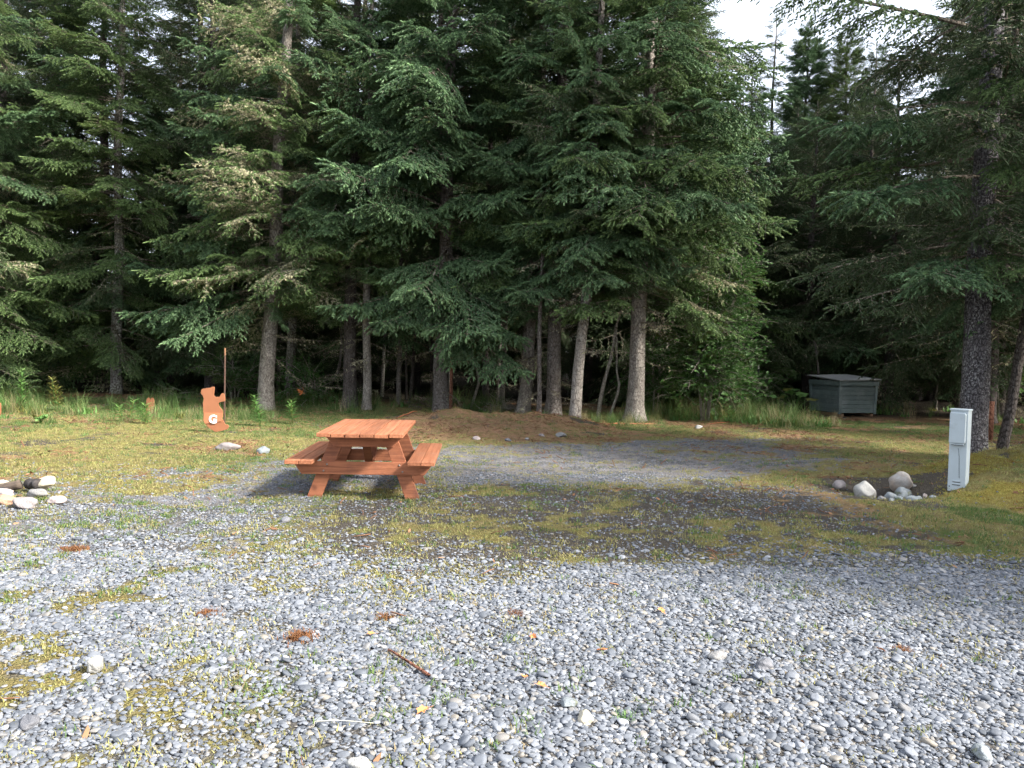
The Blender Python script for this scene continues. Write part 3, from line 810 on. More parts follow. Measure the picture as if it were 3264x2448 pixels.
def trunk_mesh(name, H, r0, lean, mat, seed, flare=1.35, sides=12, wob=0.03, bend=0.0):
    r = np.random.default_rng(seed)
    zs = np.concatenate([[-0.25, 0.0, 0.08, 0.2, 0.4, 0.7], np.linspace(1.1, H, max(8, int(H / 0.7)))])
    wx, wy = r.uniform(0, 6, 2)
    V = []; n = len(zs)
    for z_ in zs:
        t = max(z_, 0) / H
        rr = r0 * (1 - t) ** 0.8 * (1 + (flare - 1) * math.exp(-max(z_, 0) / 0.22)) + 0.006
        cx = lean[0] * z_ * (1 - bend * z_ / 8) + wob * math.sin(z_ * 1.1 + wx) * min(1, z_); cy = lean[1] * z_ + wob * math.sin(z_ * 0.9 + wy) * min(1, z_)
        for k in range(sides):
            a = 2 * PI * k / sides
            lob = 1 + 0.18 * math.exp(-max(z_, 0) / 0.25) * math.sin(a * 4 + wx) + 0.05 * math.sin(a * 3 + z_ * 2 + wy) + r.normal(0, 0.018)
            V.append((cx + rr * lob * math.cos(a), cy + rr * lob * math.sin(a), z_))
    F = [(i * sides + k, i * sides + (k + 1) % sides, (i + 1) * sides + (k + 1) % sides, (i + 1) * sides + k) for i in range(n - 1) for k in range(sides)]
    F.append(tuple((n - 1) * sides + k for k in range(sides)))
    ax = lambda q: np.array([lean[0] * q * (1 - bend * q / 8) + wob * np.sin(q * 1.1 + wx) * min(1, q), lean[1] * q + wob * np.sin(q * 0.9 + wy) * min(1, q), q])
    return new_mesh(name, np.array(V), F, [mat], smooth=True), ax

def crown_points(r, H, cb, R, mix, ax, step=0.34, per=5, extra=(), thin=1.0, dead=(0.5, 0, 14), side=None, r0=0.15, shape=0.8):
    P, Rr, S, I = [], [], [], []
    ks = list(MIX[mix]); pr = np.array([MIX[mix][k] for k in ks]); pr = pr / pr.sum()
    z_ = cb; yaw0 = r.uniform(0, 6)
    while z_ < H - 0.25:
        u = (z_ - cb) / (H - cb)
        ln = R * ((1 - u) ** shape) * (0.72 + 0.28 * min(1, u / 0.12)) + 0.35
        for k in range(per):
            if r.uniform() > thin:
                continue
            yaw = yaw0 + 2 * PI * k / per + r.normal(0, .25)
            l = ln * (r.uniform(0.45, 1.2) if u < .8 else r.uniform(.7, 1.1))
            if side is not None:
                l *= 0.72 + 0.5 * max(0, math.cos(yaw - side))
            kk = int(r.choice(ks, p=pr))
            zz = min(z_ + r.normal(0, .28), H - .15)
            pit = math.radians(14 - 46 * u) + r.normal(0, .19)
            P.append(ax(zz)); Rr.append((r.normal(0, .32), pit, yaw)); S.append(l / BLEN[kk]); I.append(kk)
        yaw0 += 2.4; z_ += step * (1 - 0.35 * u) * r.uniform(.8, 1.2)
    for z_, yaw, pit, l, kk in extra:
        P.append(ax(z_)); Rr.append((0, math.radians(pit), math.radians(yaw))); S.append(l / BLEN[kk]); I.append(kk)
    z0, z1, nd_ = dead
    for _ in range(nd_):
        zz = r.uniform(z0, max(z1, cb + 0.8)); kk = int(r.choice((10, 11)))
        P.append(ax(zz)); Rr.append((r.uniform(-.6, .6), r.normal(.12, .2), r.uniform(0, 2 * PI))); S.append(r.uniform(.35, .95) * (0.7 + r0 * 2)); I.append(kk)
    return np.array(P), np.array(Rr), np.array(S), np.array(I)

NTREE = [0]
def spruce(x, y, H, r0, cb, R, mix, label, lean=(0, 0), mat='bark', group=None, seed=None, **kw):
    seed = seed or int(500 + NTREE[0]); NTREE[0] += 1
    tw = {k: kw.pop(k) for k in ('wob', 'bend', 'flare', 'sides') if k in kw}
    root = thing('spruce_tree', label, 'tree', (x, y, hz(x, y)), 0, group)
    me, ax = trunk_mesh('trunk', H, r0, lean, M[mat], seed, **tw)
    link('trunk', me, root)
    P, Rr, S, I = crown_points(np.random.default_rng(seed + 5000), H, cb, R, mix, ax, r0=r0, **kw)
    c = scatter('crown', P, Rr, S, I, 'bough', BOUGH, root)
    c['kind'] = 'stuff'
    return root

def copy_tree(root, x, y, rz, s, label, group):
    o = root.copy(); COL.objects.link(o)
    o.location = (x, y, hz(x, y)); o.rotation_euler = (0, 0, rz); o.scale = (s, s, s)
    o['label'] = label
    if group:
        o['group'] = group
    for ch in root.children:
        c = ch.copy(); c.parent = o; COL.objects.link(c)
    return o

D = lambda a: math.radians(a)
# front row of the forest edge, from the grassy side to the dark gap
spruce(-11.2, 22.3, 17, 0.15, 1.9, 2.6, 'green', 'slim grey spruce trunk rising from the tall grass behind the fireweed', (0.010, 0), 'bark_lichen', thin=.85, dead=(.8, 7, 40), extra=((5.6, 262, 8, 2.2, 12), (6.4, 240, 4, 2.6, 3), (7.2, 285, 4, 2.4, 13), (7.9, 255, 2, 2.4, 4), (8.7, 270, 0, 2.4, 3), (9.5, 245, 0, 2.4, 12), (10.3, 280, 0, 2.2, 4), (5.0, 200, 0, 2.8, 12), (5.8, 190, -4, 3.0, 13)))
spruce(-14.2, 20.6, 16, 0.17, 0.9, 3.0, 'mixed', 'bushy spruce with blue-green boughs sweeping down at the far left edge', mat='bark_dark', thin=.9)
spruce(-12.6, 24.3, 18, 0.17, 1.0, 3.2, 'mixed', 'dark spruce with low boughs behind the slim grey trunk', mat='bark_dark')
spruce(-9.2, 24.0, 18, 0.16, 1.2, 3.0, 'shade', 'shaded spruce filling the gap between the slim trunk and the orange bear', mat='bark_dark')
spruce(-6.0, 19.2, 17, 0.19, 2.9, 2.6, 'beard', 'leaning pale spruce trunk hung with yellow beard lichen beside the bear sign', (0.045, 0), 'bark_pale', seed=611, thin=.7, dead=(1.0, 9, 40),
       extra=((3.0, 195, 8, 3.4, 0), (2.75, 225, 14, 2.8, 2), (2.9, 170, 10, 3.2, 1), (3.5, 205, 2, 3.0, 3), (4.2, 190, 0, 2.7, 0), (5.4, 185, -6, 2.6, 1), (5.0, 355, 2, 2.4, 8), (5.6, 340, 0, 2.6, 9), (4.7, 20, 0, 2.2, 9), (3.9, 330, 6, 1.6, 8), (6.5, 200, -8, 2.4, 0), (3.6, 300, 10, 1.5, 9), (4.0, 270, 8, 1.6, 3), (6.0, 250, 0, 2.0, 9), (6.9, 230, 0, 2.2, 0), (7.4, 200, -10, 2.3, 2), (6.2, 275, 8, 1.8, 3), (7.2, 262, 6, 2.0, 8), (7.9, 280, 4, 2.0, 0), (8.6, 258, 2, 2.0, 3), (9.3, 272, 0, 2.0, 9), (8.3, 220, -4, 2.4, 0)))
spruce(-6.2, 22.0, 16, 0.12, 3.4, 2.0, 'shade', 'mottled lichen-spotted trunk just behind the leaning pale spruce', (0.012, 0), 'bark_lichen', dead=(.5, 4, 34))
spruce(-4.1, 19.9, 17, 0.165, 3.2, 2.6, 'mixed', 'thick dark trunk above the near corner of the picnic table', (0.006, 0), 'bark_dark', dead=(.4, 9, 50), thin=.7)
spruce(-3.6, 19.5, 14, 0.10, 3.4, 1.6, 'green', 'slender pale trunk standing close by the thick dark one', (0.0, 0), 'bark_pale', dead=(.5, 4, 22), flare=1.15)
spruce(-3.0, 20.9, 11, 0.06, 3.6, 1.0, 'shade', 'pole-thin bare trunk between the slender pale one and the broad centre spruce', mat='bark', dead=(.5, 4, 26), flare=1.1)
spruce(-1.75, 19.7, 19, 0.20, 2.9, 3.6, 'hang', 'broad centre spruce whose drooping boughs overhang the needle mound', (0.004, 0), 'bark', seed=640, side=D(270), thin=.6, dead=(.4, 10, 60),
       extra=((3.1, 215, 6, 3.2, 14), (2.9, 245, 10, 3.0, 15), (2.8, 275, 12, 2.8, 14), (2.8, 310, 12, 3.2, 15), (3.3, 335, 8, 3.0, 14), (4.6, 215, -4, 3.6, 0), (4.9, 250, 0, 3.4, 14), (5.3, 300, 2, 3.4, 15), (6.4, 225, -12, 3.6, 1), (6.6, 270, -4, 3.4, 14), (7.6, 262, 4, 3.4, 0), (4.2, 345, 4, 3.0, 2), (7.2, 320, -6, 3.2, 14), (8.0, 235, -8, 3.2, 15), (5.8, 195, -10, 3.2, 14), (6.1, 330, 0, 3.2, 1), (8.8, 290, 0, 3.2, 0), (9.0, 255, 5, 3.0, 1)))
spruce(-0.7, 21.6, 15, 0.095, 3.4, 1.8, 'shade', 'dark narrow trunk in shade behind the pile of grey brush', mat='bark_dark', dead=(.4, 3, 20))
spruce(-0.26, 21.1, 13, 0.075, 3.6, 1.4, 'mixed', 'thin straight pale pole of a trunk rising from the brush pile', mat='bark_pale', dead=(.5, 4, 18), flare=1.15)
spruce(0.28, 19.3, 16, 0.145, 3.1, 2.2, 'mixed', 'rough pale-barked trunk tilting rightwards behind the needle mound', (0.075, 0), 'bark_pale', bend=.5, dead=(.4, 3, 14))
spruce(0.63, 18.1, 9, 0.05, 3.4, 0.9, 'shade', 'very thin straight trunk at the end of the needle mound', mat='bark', dead=(.6, 4, 12), flare=1.1)
spruce(1.0, 18.9, 18, 0.17, 3.3, 3.0, 'blue', 'stout scaly grey trunk standing between thin stem and leaning lit trunk', (0.006, 0), 'bark', seed=660, dead=(.4, 10, 50), side=D(280), thin=.65,
       extra=((3.4, 250, 8, 2.6, 14), (3.8, 285, 6, 2.8, 15), (4.6, 300, 4, 3.0, 2), (6.0, 275, 0, 3.0, 0), (7.0, 310, -4, 3.0, 14)))
spruce(1.42, 17.6, 15, 0.125, 3.5, 1.9, 'mixed', 'sunlit grey trunk leaning right in front of the stout scaly one', (0.075, 0), 'bark_pale', bend=.45, flare=1.15, dead=(1.5, 4, 22), side=D(265), extra=((4.2, 262, 10, 2.0, 2), (5.0, 280, 8, 2.2, 0), (5.8, 255, 6, 2.2, 4), (6.6, 275, 6, 2.2, 2), (7.4, 262, 4, 2.2, 0), (8.2, 275, 2, 2.2, 2), (9.0, 258, 0, 2.2, 4), (9.7, 270, 0, 2.0, 0)))
spruce(2.88, 18.45, 18, 0.19, 3.2, 3.0, 'green', 'tall straight spruce with a bright sunlit flared base by the leafy shrub', (0.020, 0), 'bark_pale', seed=670, flare=1.5, thin=.9, side=D(275), dead=(1.0, 9, 40),
       extra=((4.0, 345, 16, 2.6, 8), (3.4, 355, 22, 2.3, 9), (3.6, 200, 8, 2.0, 8), (5.0, 330, 4, 3.0, 3), (5.8, 310, 0, 3.0, 4), (6.6, 350, -4, 3.0, 0), (7.6, 320, -4, 3.0, 3), (4.6, 268, 12, 2.4, 3), (5.4, 255, 10, 2.6, 4), (6.3, 275, 8, 2.6, 0), (7.0, 258, 6, 2.6, 3), (7.9, 270, 6, 2.6, 4), (8.7, 260, 4, 2.6, 0), (9.4, 275, 2, 2.4, 3), (8.4, 345, -8, 2.8, 4), (6.0, 15, 0, 3.0, 5), (7.2, 25, -4, 3.0, 0)))
# the big tree at the right with its slanting neighbour
spruce(7.56, 12.9, 17, 0.215, 2.7, 2.7, 'shade', 'massive dark white-flecked spruce trunk behind the utility pedestal', (0.004, 0), 'bark_spotted', seed=680, flare=1.55, sides=18, dead=(1.8, 4, 10), thin=.8,
       extra=((3.0, 195, 4, 2.8, 7), (3.3, 225, 6, 2.6, 0), (3.6, 160, 4, 3.0, 6), (4.6, 200, 0, 3.0, 2), (5.2, 230, -4, 2.8, 6), (6.9, 181, -16, 4.3, 16), (5.6, 186, 0, 3.0, 0), (3.0, 300, 8, 2.2, 0), (3.4, 330, 6, 2.4, 7), (3.5, 262, 16, 1.9, 3), (4.1, 250, 14, 2.2, 6), (4.4, 285, 12, 2.2, 7), (4.9, 265, 14, 2.2, 3), (5.3, 240, 10, 2.4, 7), (5.7, 280, 12, 2.3, 6), (6.1, 258, 12, 2.3, 3), (6.6, 235, 8, 2.4, 6), (6.9, 290, 8, 2.4, 7), (7.3, 262, 8, 2.4, 3)))
spruce(8.10, 13.0, 8, 0.085, 2.6, 1.6, 'shade', 'slanting dark sapling trunk at the right edge beside the massive spruce', (0.16, 0.02), 'bark_dark', flare=1.2, dead=(1.5, 3, 8))
# trees round the dark gap and the storage box
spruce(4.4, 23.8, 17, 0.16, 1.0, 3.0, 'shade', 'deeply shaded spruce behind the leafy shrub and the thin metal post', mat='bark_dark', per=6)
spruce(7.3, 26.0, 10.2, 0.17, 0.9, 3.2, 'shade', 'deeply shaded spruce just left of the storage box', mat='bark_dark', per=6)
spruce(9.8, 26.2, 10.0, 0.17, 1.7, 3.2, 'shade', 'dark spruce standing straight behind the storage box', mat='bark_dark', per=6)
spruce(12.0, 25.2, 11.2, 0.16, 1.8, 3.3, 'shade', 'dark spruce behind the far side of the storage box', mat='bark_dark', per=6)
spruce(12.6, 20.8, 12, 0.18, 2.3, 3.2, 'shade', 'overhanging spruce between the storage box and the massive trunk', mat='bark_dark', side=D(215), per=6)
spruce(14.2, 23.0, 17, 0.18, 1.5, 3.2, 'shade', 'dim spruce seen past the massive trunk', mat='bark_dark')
# pointed tops standing against the white sky over the gap
spruce(12.4, 34.5, 15.8, 0.16, 2.0, 2.4, 'blue', 'pointed spruce top against the white sky, fuller of the two', mat='bark_dark', per=8, step=.24, shape=.6)
spruce(13.7, 33.5, 15.2, 0.16, 2.0, 2.3, 'yellow', 'lower pointed spruce top against the white sky, yellower of the two', mat='bark_dark', per=8, step=.24, shape=.6)
spruce(11.3, 35.5, 17.0, 0.14, 2.0, 1.5, 'shade', 'thin sparse spire of a spruce against the white sky', mat='bark_dark', thin=.8, step=.3)
spruce(6.0, 29.0, 17.5, 0.17, 2.0, 2.6, 'yellow', 'yellow-green spruce at the edge of the white sky gap', mat='bark_dark')

# the wood behind: dim trees nobody can tell apart
proto = [spruce(-18.0, 28.0, 19, 0.18, 1.6, 3.1, 'shade', 'dim spruce in the dark wood behind the front row of trunks', mat='bark_dark', group='spruces deep in the wood', dead=(.5, 3, 24)),
         spruce(-2.5, 25.5, 18, 0.15, 2.6, 2.8, 'mixed', 'dim spruce in the dark wood behind the front row of trunks', mat='bark_dark', group='spruces deep in the wood', dead=(.5, 3, 30)),
         spruce(2.6, 27.0, 17, 0.13, 2.8, 2.6, 'shade', 'dim spruce in the dark wood behind the front row of trunks', mat='bark', group='spruces deep in the wood', dead=(.5, 3, 30))]
rb = random.Random(21)
spots = [(-18.0, 28.0), (-2.5, 25.5), (2.6, 27.0)]
tries = 0
while len(spots) < 78 and tries < 5000:
    tries += 1
    y_ = rb.uniform(23.5, 52); x_ = rb.uniform(-0.85 * y_ - 2, 0.85 * y_ + 2)
    dmin = 2.1 if y_ < 34 else 2.9
    if any((x_ - a) ** 2 + (y_ - b) ** 2 < dmin ** 2 for a, b in spots):
        continue
    if 0.20 < x_ / y_ < 0.52 and y_ < 60:
        lim = 1.6 + 0.375 * y_
        s_ = min(1.0, lim / 19.0) * rb.uniform(.72, .95)
        if y_ < 28:
            continue
    else:
        s_ = rb.uniform(.75, 1.05)
    spots.append((x_, y_))
    copy_tree(rb.choice(proto), x_, y_, rb.uniform(0, 6.28), s_, 'dim spruce in the dark wood behind the front row of trunks', 'spruces deep in the wood')
young = spruce(-7.5, 27.0, 6.5, 0.07, 0.25, 2.1, 'shade', 'young low spruce in the dark understorey of the wood', mat='bark_dark', group='young spruces in the understorey', dead=(.2, 1, 6), step=.26)
ysp = []
while len(ysp) < 95:
    y_ = rb.uniform(25.5, 60); x_ = rb.uniform(-0.8 * y_, 0.8 * y_)
    if any((x_ - a) ** 2 + (y_ - b) ** 2 < 2.6 for a, b in ysp) or (8 < x_ < 11 and y_ < 27):
        continue
    ysp.append((x_, y_))
    copy_tree(young, x_, y_, rb.uniform(0, 6.28), rb.uniform(.6, 1.15), 'young low spruce in the dark understorey of the wood', 'young spruces in the understorey')
for x_, y_, s_ in ((-8.2, 27.2, .95), (-15.2, 26.2, 1.0), (-11.2, 28.2, 1.05), (-5.0, 26.0, .95), (-17.2, 23.4, .9), (.6, 24.6, .9), (9.2, 31.0, .62), (12.9, 29.0, .69), (13.6, 30.2, .68), (8.3, 28.4, .66), (7.9, 31.5, .72), (10.6, 30.2, .58), (14.6, 31.5, .64), (16.2, 30.5, .66), (8.6, 33.5, .66), (15.4, 35.5, .72), (11.8, 31.5, .6)):
    copy_tree(proto[0], x_, y_, x_ * 2, s_, 'dim spruce in the dark wood behind the front row of trunks', 'spruces deep in the wood')
# trees beside the clearing, out of the picture, that shade it
for k, (x_, y_, s_) in enumerate(((9.6, 2.6, .52), (12.5, 3.9, .74), (12.0, 7.4, .66), (15.5, 7.6, .9), (21.0, 11.5, 1.0), (17.5, 17.5, 1.0), (16.0, 1.0, .8), (19.5, 6.0, 1.0), (-17.0, 15.0, .9), (-16.0, 18.2, .8))):
    copy_tree(proto[k % 3], x_, y_, k * 1.3, s_, 'spruce at the side of the clearing beyond the picture edge', 'spruces beside the clearing')

# thin bare poles and crooked stems in the dim wood
def stem(name, pts, r0, r1, mat, label, cat='tree', group=None, sides=7):
    p0 = np.array(pts[0], float)
    base = (p0[0], p0[1], hz(p0[0], p0[1]))
    P = np.array([(q[0] - p0[0], q[1] - p0[1], q[2]) for q in pts], float)
    t = np.linspace(0, 1, len(P)); tt = np.linspace(0, 1, len(P) * 4)
    PP = np.stack([np.interp(tt, t, P[:, c]) for c in range(3)], 1)
    for _ in range(2):
        PP[1:-1] = (PP[:-2] + 2 * PP[1:-1] + PP[2:]) / 4
    PP[0, 2] -= 0.1
    mb = MB(); mb.tube(PP, np.linspace(r0, r1, len(PP)), sides, 0, .3)
    o = link(name, mb.mesh(name, [M[mat]]), None, base)
    return tag(o, label, cat, group)
stem('crooked_sapling', [(2.07, 18.8, 0), (2.12, 18.8, .5), (2.22, 18.8, 1.0), (2.38, 18.8, 1.6), (2.44, 18.85, 2.2), (2.62, 18.9, 2.8), (2.7, 18.9, 3.6)], 0.055, 0.02, 'alder_bark', 'pale crooked alder stem slanting up beside the sunlit spruce base', 'sapling')
stem('crooked_sapling', [(2.3, 18.75, 0), (2.42, 18.75, .3), (2.52, 18.75, .62), (2.55, 18.7, .85), (2.48, 18.7, 1.1), (2.47, 18.75, 1.7), (2.45, 18.85, 2.2)], 0.035, 0.022, 'alder_bark', 'kinked pale alder stem nearest to the sunlit spruce base', 'sapling')
stem('crooked_sapling', [(-1.05, 20.2, 0), (-0.95, 20.2, .35), (-0.84, 20.2, .7), (-0.9, 20.2, 1.0), (-1.03, 20.2, 1.35), (-1.08, 20.25, 2.0), (-1.1, 20.3, 3.2)], 0.04, 0.018, 'alder_bark', 'pale crooked stem bowed outwards beside the broad centre spruce', 'sapling')
stem('crooked_sapling', [(-5.5, 23.0, 0), (-5.3, 23, .4), (-5.05, 23, .8), (-4.98, 23, 1.6), (-5.05, 23, 3.4)], 0.06, 0.03, 'bark', 'dim curved stem in the wood behind the leaning pale spruce', 'sapling')
stem('dead_pole', [(-1.5, 19.45, 0), (-1.5, 19.45, 1.6), (-1.47, 19.5, 3.2)], 0.045, 0.035, 'bark_red', 'reddish bare pole standing against the broad centre spruce trunk', 'pole')
stem('crooked_sapling', [(-4.6, 22.4, 0), (-4.55, 22.4, .8), (-4.7, 22.4, 1.3), (-4.62, 22.4, 2.4), (-4.6, 22.4, 3.6)], 0.05, 0.03, 'bark', 'dim wavy stem in the wood next to the thick dark trunk', 'sapling')
for k in range(26):
    y_ = rb.uniform(21.5, 31); x_ = rb.uniform(-0.42 * y_, 0.12 * y_) if k < 20 else rb.uniform(.3 * y_, .55 * y_)
    hh = rb.uniform(4, 8) if k < 20 else rb.uniform(1.6, 2.6); dx = rb.uniform(-.3, .3); dy = rb.uniform(-.2, .2)
    stem('bare_pole', [(x_, y_, 0), (x_ + dx * .3, y_, hh * .3), (x_ + dx * .5, y_ + dy, hh * .6), (x_ + dx, y_ + dy, hh)], rb.uniform(.03, .075), .02, rb.choice(('bark', 'bark_dark', 'bark_lichen')),
         'thin dim trunk among many in the dark wood', 'tree', 'thin trunks in the dark wood', 6)

# ------------------------------------------------------------------ leafy shrubs
def leaf_verts(p, d, up, ln, w):
    d = d / np.linalg.norm(d); s_ = np.cross(d, up); s_ /= np.linalg.norm(s_) + 1e-6; nrm = np.cross(s_, d)
    return np.array([p, p + d * ln * .35 + s_ * w * .5 + nrm * w * .1, p + d * ln * .75 + s_ * w * .4 + nrm * w * .1, p + d * ln, p + d * ln * .75 - s_ * w * .4 + nrm * w * .1, p + d * ln * .35 - s_ * w * .5 + nrm * w * .1, p + d * ln * .4, p + d * ln * .8])
LEAF_F = [(0, 1, 6), (1, 2, 7, 6), (2, 3, 7), (0, 6, 5), (6, 7, 4, 5), (7, 3, 4)]
def leaf_branch(name, seed, L=1.1, nl=11, ll=0.088, mat='leaf'):
    r = np.random.default_rng(seed); mb = MB()
    T = np.linspace(0, 1, 7); P = np.stack([L * T, .06 * np.sin(T * 4 + seed), .1 * np.sin(T * 3) - .12 * T ** 2], 1)
    mb.tube(P, np.linspace(.010, .003, 7), 4, 1, .3, False)
    for i in range(nl):
        t = .12 + .85 * i / nl; p = np.array([np.interp(t, T, P[:, c]) for c in range(3)]); sd = 1 if i % 2 else -1
        d = np.array([.6, sd * .8, r.normal(0.05, .25)]); d /= np.linalg.norm(d); l2 = L * .38 * (1.1 - t) * r.uniform(.6, 1.2)
        Q = p + d * l2 * np.linspace(0, 1, 4)[:, None]; Q[:, 2] -= .15 * l2 * np.linspace(0, 1, 4) ** 2
        mb.tube(Q, np.linspace(.004, .0015, 4), 3, 1, .3, False)
        for k in range(max(3, int(l2 / .042))):
            tt = (k + 1) / max(3, int(l2 / .042)); q = p + (Q[-1] - p) * tt
            dd = d + np.cross(d, (0, 0, 1)) * (1 if k % 2 else -1) * r.uniform(.5, 1.1) + np.array((0, 0, r.normal(-.15, .3)))
            mb.add(leaf_verts(q, dd, np.array([r.normal(0, .35), r.normal(0, .35), 1.0]), ll * r.uniform(.6, 1.15), ll * .72 * r.uniform(.7, 1.1)), LEAF_F, 0, r.uniform())
    return mb.mesh(name, [M[mat], M['alder_bark']])
LEAFB = [source(leaf_branch('leaf_branch', 900 + i)) for i in range(3)]
def shrub(x, y, H, R, nst, nb, label, seed, group=None):
    r = np.random.default_rng(seed)
    root = thing('alder_shrub', label, 'shrub', (x, y, hz(x, y)), 0, group)
    P, Rr, S = [], [], []
    for k in range(nst):
        a = r.uniform(0, 2 * PI); tip = np.array([R * .75 * math.cos(a) * r.uniform(.3, 1), R * .75 * math.sin(a) * r.uniform(.3, 1), H * r.uniform(.7, 1)])
        T = np.linspace(0, 1, 9); Q = np.stack([tip[0] * T ** 1.4, tip[1] * T ** 1.4, tip[2] * T], 1) + r.normal(0, .04, (9, 3)) * T[:, None] + np.array([math.cos(a), math.sin(a), 0]) * .08
        Q[0, 2] -= .1
        mb = MB(); mb.tube(Q, np.linspace(.024, .005, 9), 6, 0, .3)
        link('stem', mb.mesh('stem', [M['alder_bark']]), root)
        for _ in range(nb // nst):
            t = r.uniform(.12, 1) ** .8; q = np.array([np.interp(t, T, Q[:, c]) for c in range(3)])
            P.append(q); Rr.append((r.normal(0, .4), r.normal(-.1, .35), r.uniform(0, 2 * PI))); S.append(r.uniform(.55, 1.15) * (1.25 - .5 * t))
    c = scatter('foliage', P, Rr, S, r.integers(0, 3, len(P)), 'leafbranch', LEAFB, root); c['kind'] = 'stuff'
    return root
shrub(4.75, 19.3, 5.2, 1.7, 8, 420, 'tall leafy alder shrub filling the space beside the sunlit spruce', 1)
shrub(3.75, 20.6, 2.6, .9, 4, 90, 'small leafy shrub tucked behind the sunlit spruce base', 2)
shrub(6.0, 21.3, 3.2, 1.3, 5, 170, 'rounded leafy shrub at the edge of the dark gap', 3)
shrub(13.6, 21.8, 6.2, 1.9, 6, 120, 'yellow-green leafy shrub glimpsed beyond the massive spruce', 4)
shrub(14.0, 18.6, 1.6, .9, 4, 40, 'low leafy bush behind the slanting sapling at the right edge', 5)
shrub(7.4, 24.0, 1.1, .9, 4, 40, 'low dark bush between the thin metal post and the storage box', 6)
shrub(-7.6, 21.6, 1.3, .8, 4, 36, 'low green bush behind the rusty stake and the bear sign', 7)
shrub(-5.2, 20.7, .9, .9, 4, 36, 'low bush at the foot of the leaning pale spruce', 8)

# ------------------------------------------------------------------ single plants in the grass
def fireweed(x, y, h, label, seed, nl=34, ll=.20, w=.038):
    r = np.random.default_rng(seed); root = thing('fireweed_plant', label, 'plant', (x, y, hz(x, y)))
    mb = MB(); lb = MB()
    for s_ in range(2):
        ox, oy = r.normal(0, .05, 2) * s_; hh = h * (1 - .25 * s_); lx, ly = r.normal(0, .06, 2)
        T = np.linspace(0, 1, 7); P = np.stack([ox + lx * T, oy + ly * T, hh * T - .03 * (T == 0)], 1)
        mb.tube(P, np.linspace(.008, .004, 7), 5, 0, .3)
        for k in range(nl):
            t = .18 + .82 * k / nl; p = np.array([np.interp(t, T, P[:, c]) for c in range(3)]); a = k * 2.4
            d = np.array([math.cos(a), math.sin(a), .55 - .5 * (1 - t) + r.normal(0, .15)])
            lb.add(leaf_verts(p, d, np.array([0, 0, 1.0]), ll * (1.15 - .45 * t) * r.uniform(.8, 1.2), w), LEAF_F, 0, t * r.uniform(.5, 1))
    link('stem', mb.mesh('stem', [M['herb']]), root)
    link('leaves', lb.mesh('leaves', [M['herb']]), root)
    return root
fireweed(-10.93, 17.6, .98, 'tallest fireweed plant with a whorl of long leaves at the left', 1)
fireweed(-10.35, 17.9, .78, 'bushy fireweed plant beside the tallest one', 2, 40)
fireweed(-11.5, 17.3, .85, 'fireweed plant cut by the left picture edge', 3)
fireweed(-7.75, 15.9, .45, 'short fireweed plant in the grass halfway to the bear sign', 4, 26)
fireweed(-7.25, 15.6, .40, 'short leafy herb just left of the bear sign', 5, 26)
fireweed(-4.95, 15.6, .62, 'upright fireweed in the grass right of the bear sign', 6, 30)
fireweed(-4.5, 16.2, .5, 'low fireweed between the bear sign and the leaning pale spruce', 7, 30)
fireweed(4.1, 18.9, .42, 'small fireweed in the grass right of the sunlit spruce base', 8, 26)
fireweed(5.3, 19.0, .38, 'small fireweed in the grass under the tall leafy shrub', 9, 24)

def broadleaf(x, y, h, label, seed, n=9, lr=.16):
    r = np.random.default_rng(seed); root = thing('broadleaf_plant', label, 'plant', (x, y, hz(x, y)))
    mb = MB()
    for k in range(n):
        a = k * 2.4 + r.uniform(0, .5); rr = h * r.uniform(.15, .75); tip = np.array([math.cos(a) * rr, math.sin(a) * rr, h * r.uniform(.55, 1)])
        mb.tube([np.array([0, 0, -.03]), tip * (.35, .35, .6), tip], [.007, .006, .004], 4, 0, .3)
    link('stem', mb.mesh('stem', [M['herb']]), root)
    for k in range(n):
        r2 = np.random.default_rng(seed * 31 + k)
        a = k * 2.4; lb = MB(); L_ = lr * r2.uniform(.7, 1.2)
        V = [(0, 0, 0)]; m_ = 15
        for i in range(m_):
            an = 2 * PI * i / m_; q = L_ * (1.0 if i % 3 == 0 else .72) * (1.1 if i == 0 else 1)
            V.append((q * math.cos(an), q * math.sin(an), -.18 * q + r2.normal(0, .008)))
        lb.add(V, [(0, 1 + i, 1 + (i + 1) % m_) for i in range(m_)], 0, r2.uniform())
        vs = mb.v[k]; tip = vs[-4:].mean(0)
        link('leaf', lb.mesh('leaf', [M['herb']]), root, tuple(tip), (r2.normal(.35, .25), r2.normal(0, .25), a))
    return root
broadleaf(8.05, 22.4, .75, 'broad-leaved plant growing against the left side of the storage box', 1, 11, .17)
broadleaf(7.1, 22.8, .6, 'broad-leaved plant right of the thin metal post', 2, 8, .14)
broadleaf(-10.7, 15.9, .38, 'lobed-leaf plant in front of the tallest fireweed', 3, 8, .09)
broadleaf(-9.1, 15.2, .16, 'low clover-like patch of round leaves in the left grass', 4, 14, .06)

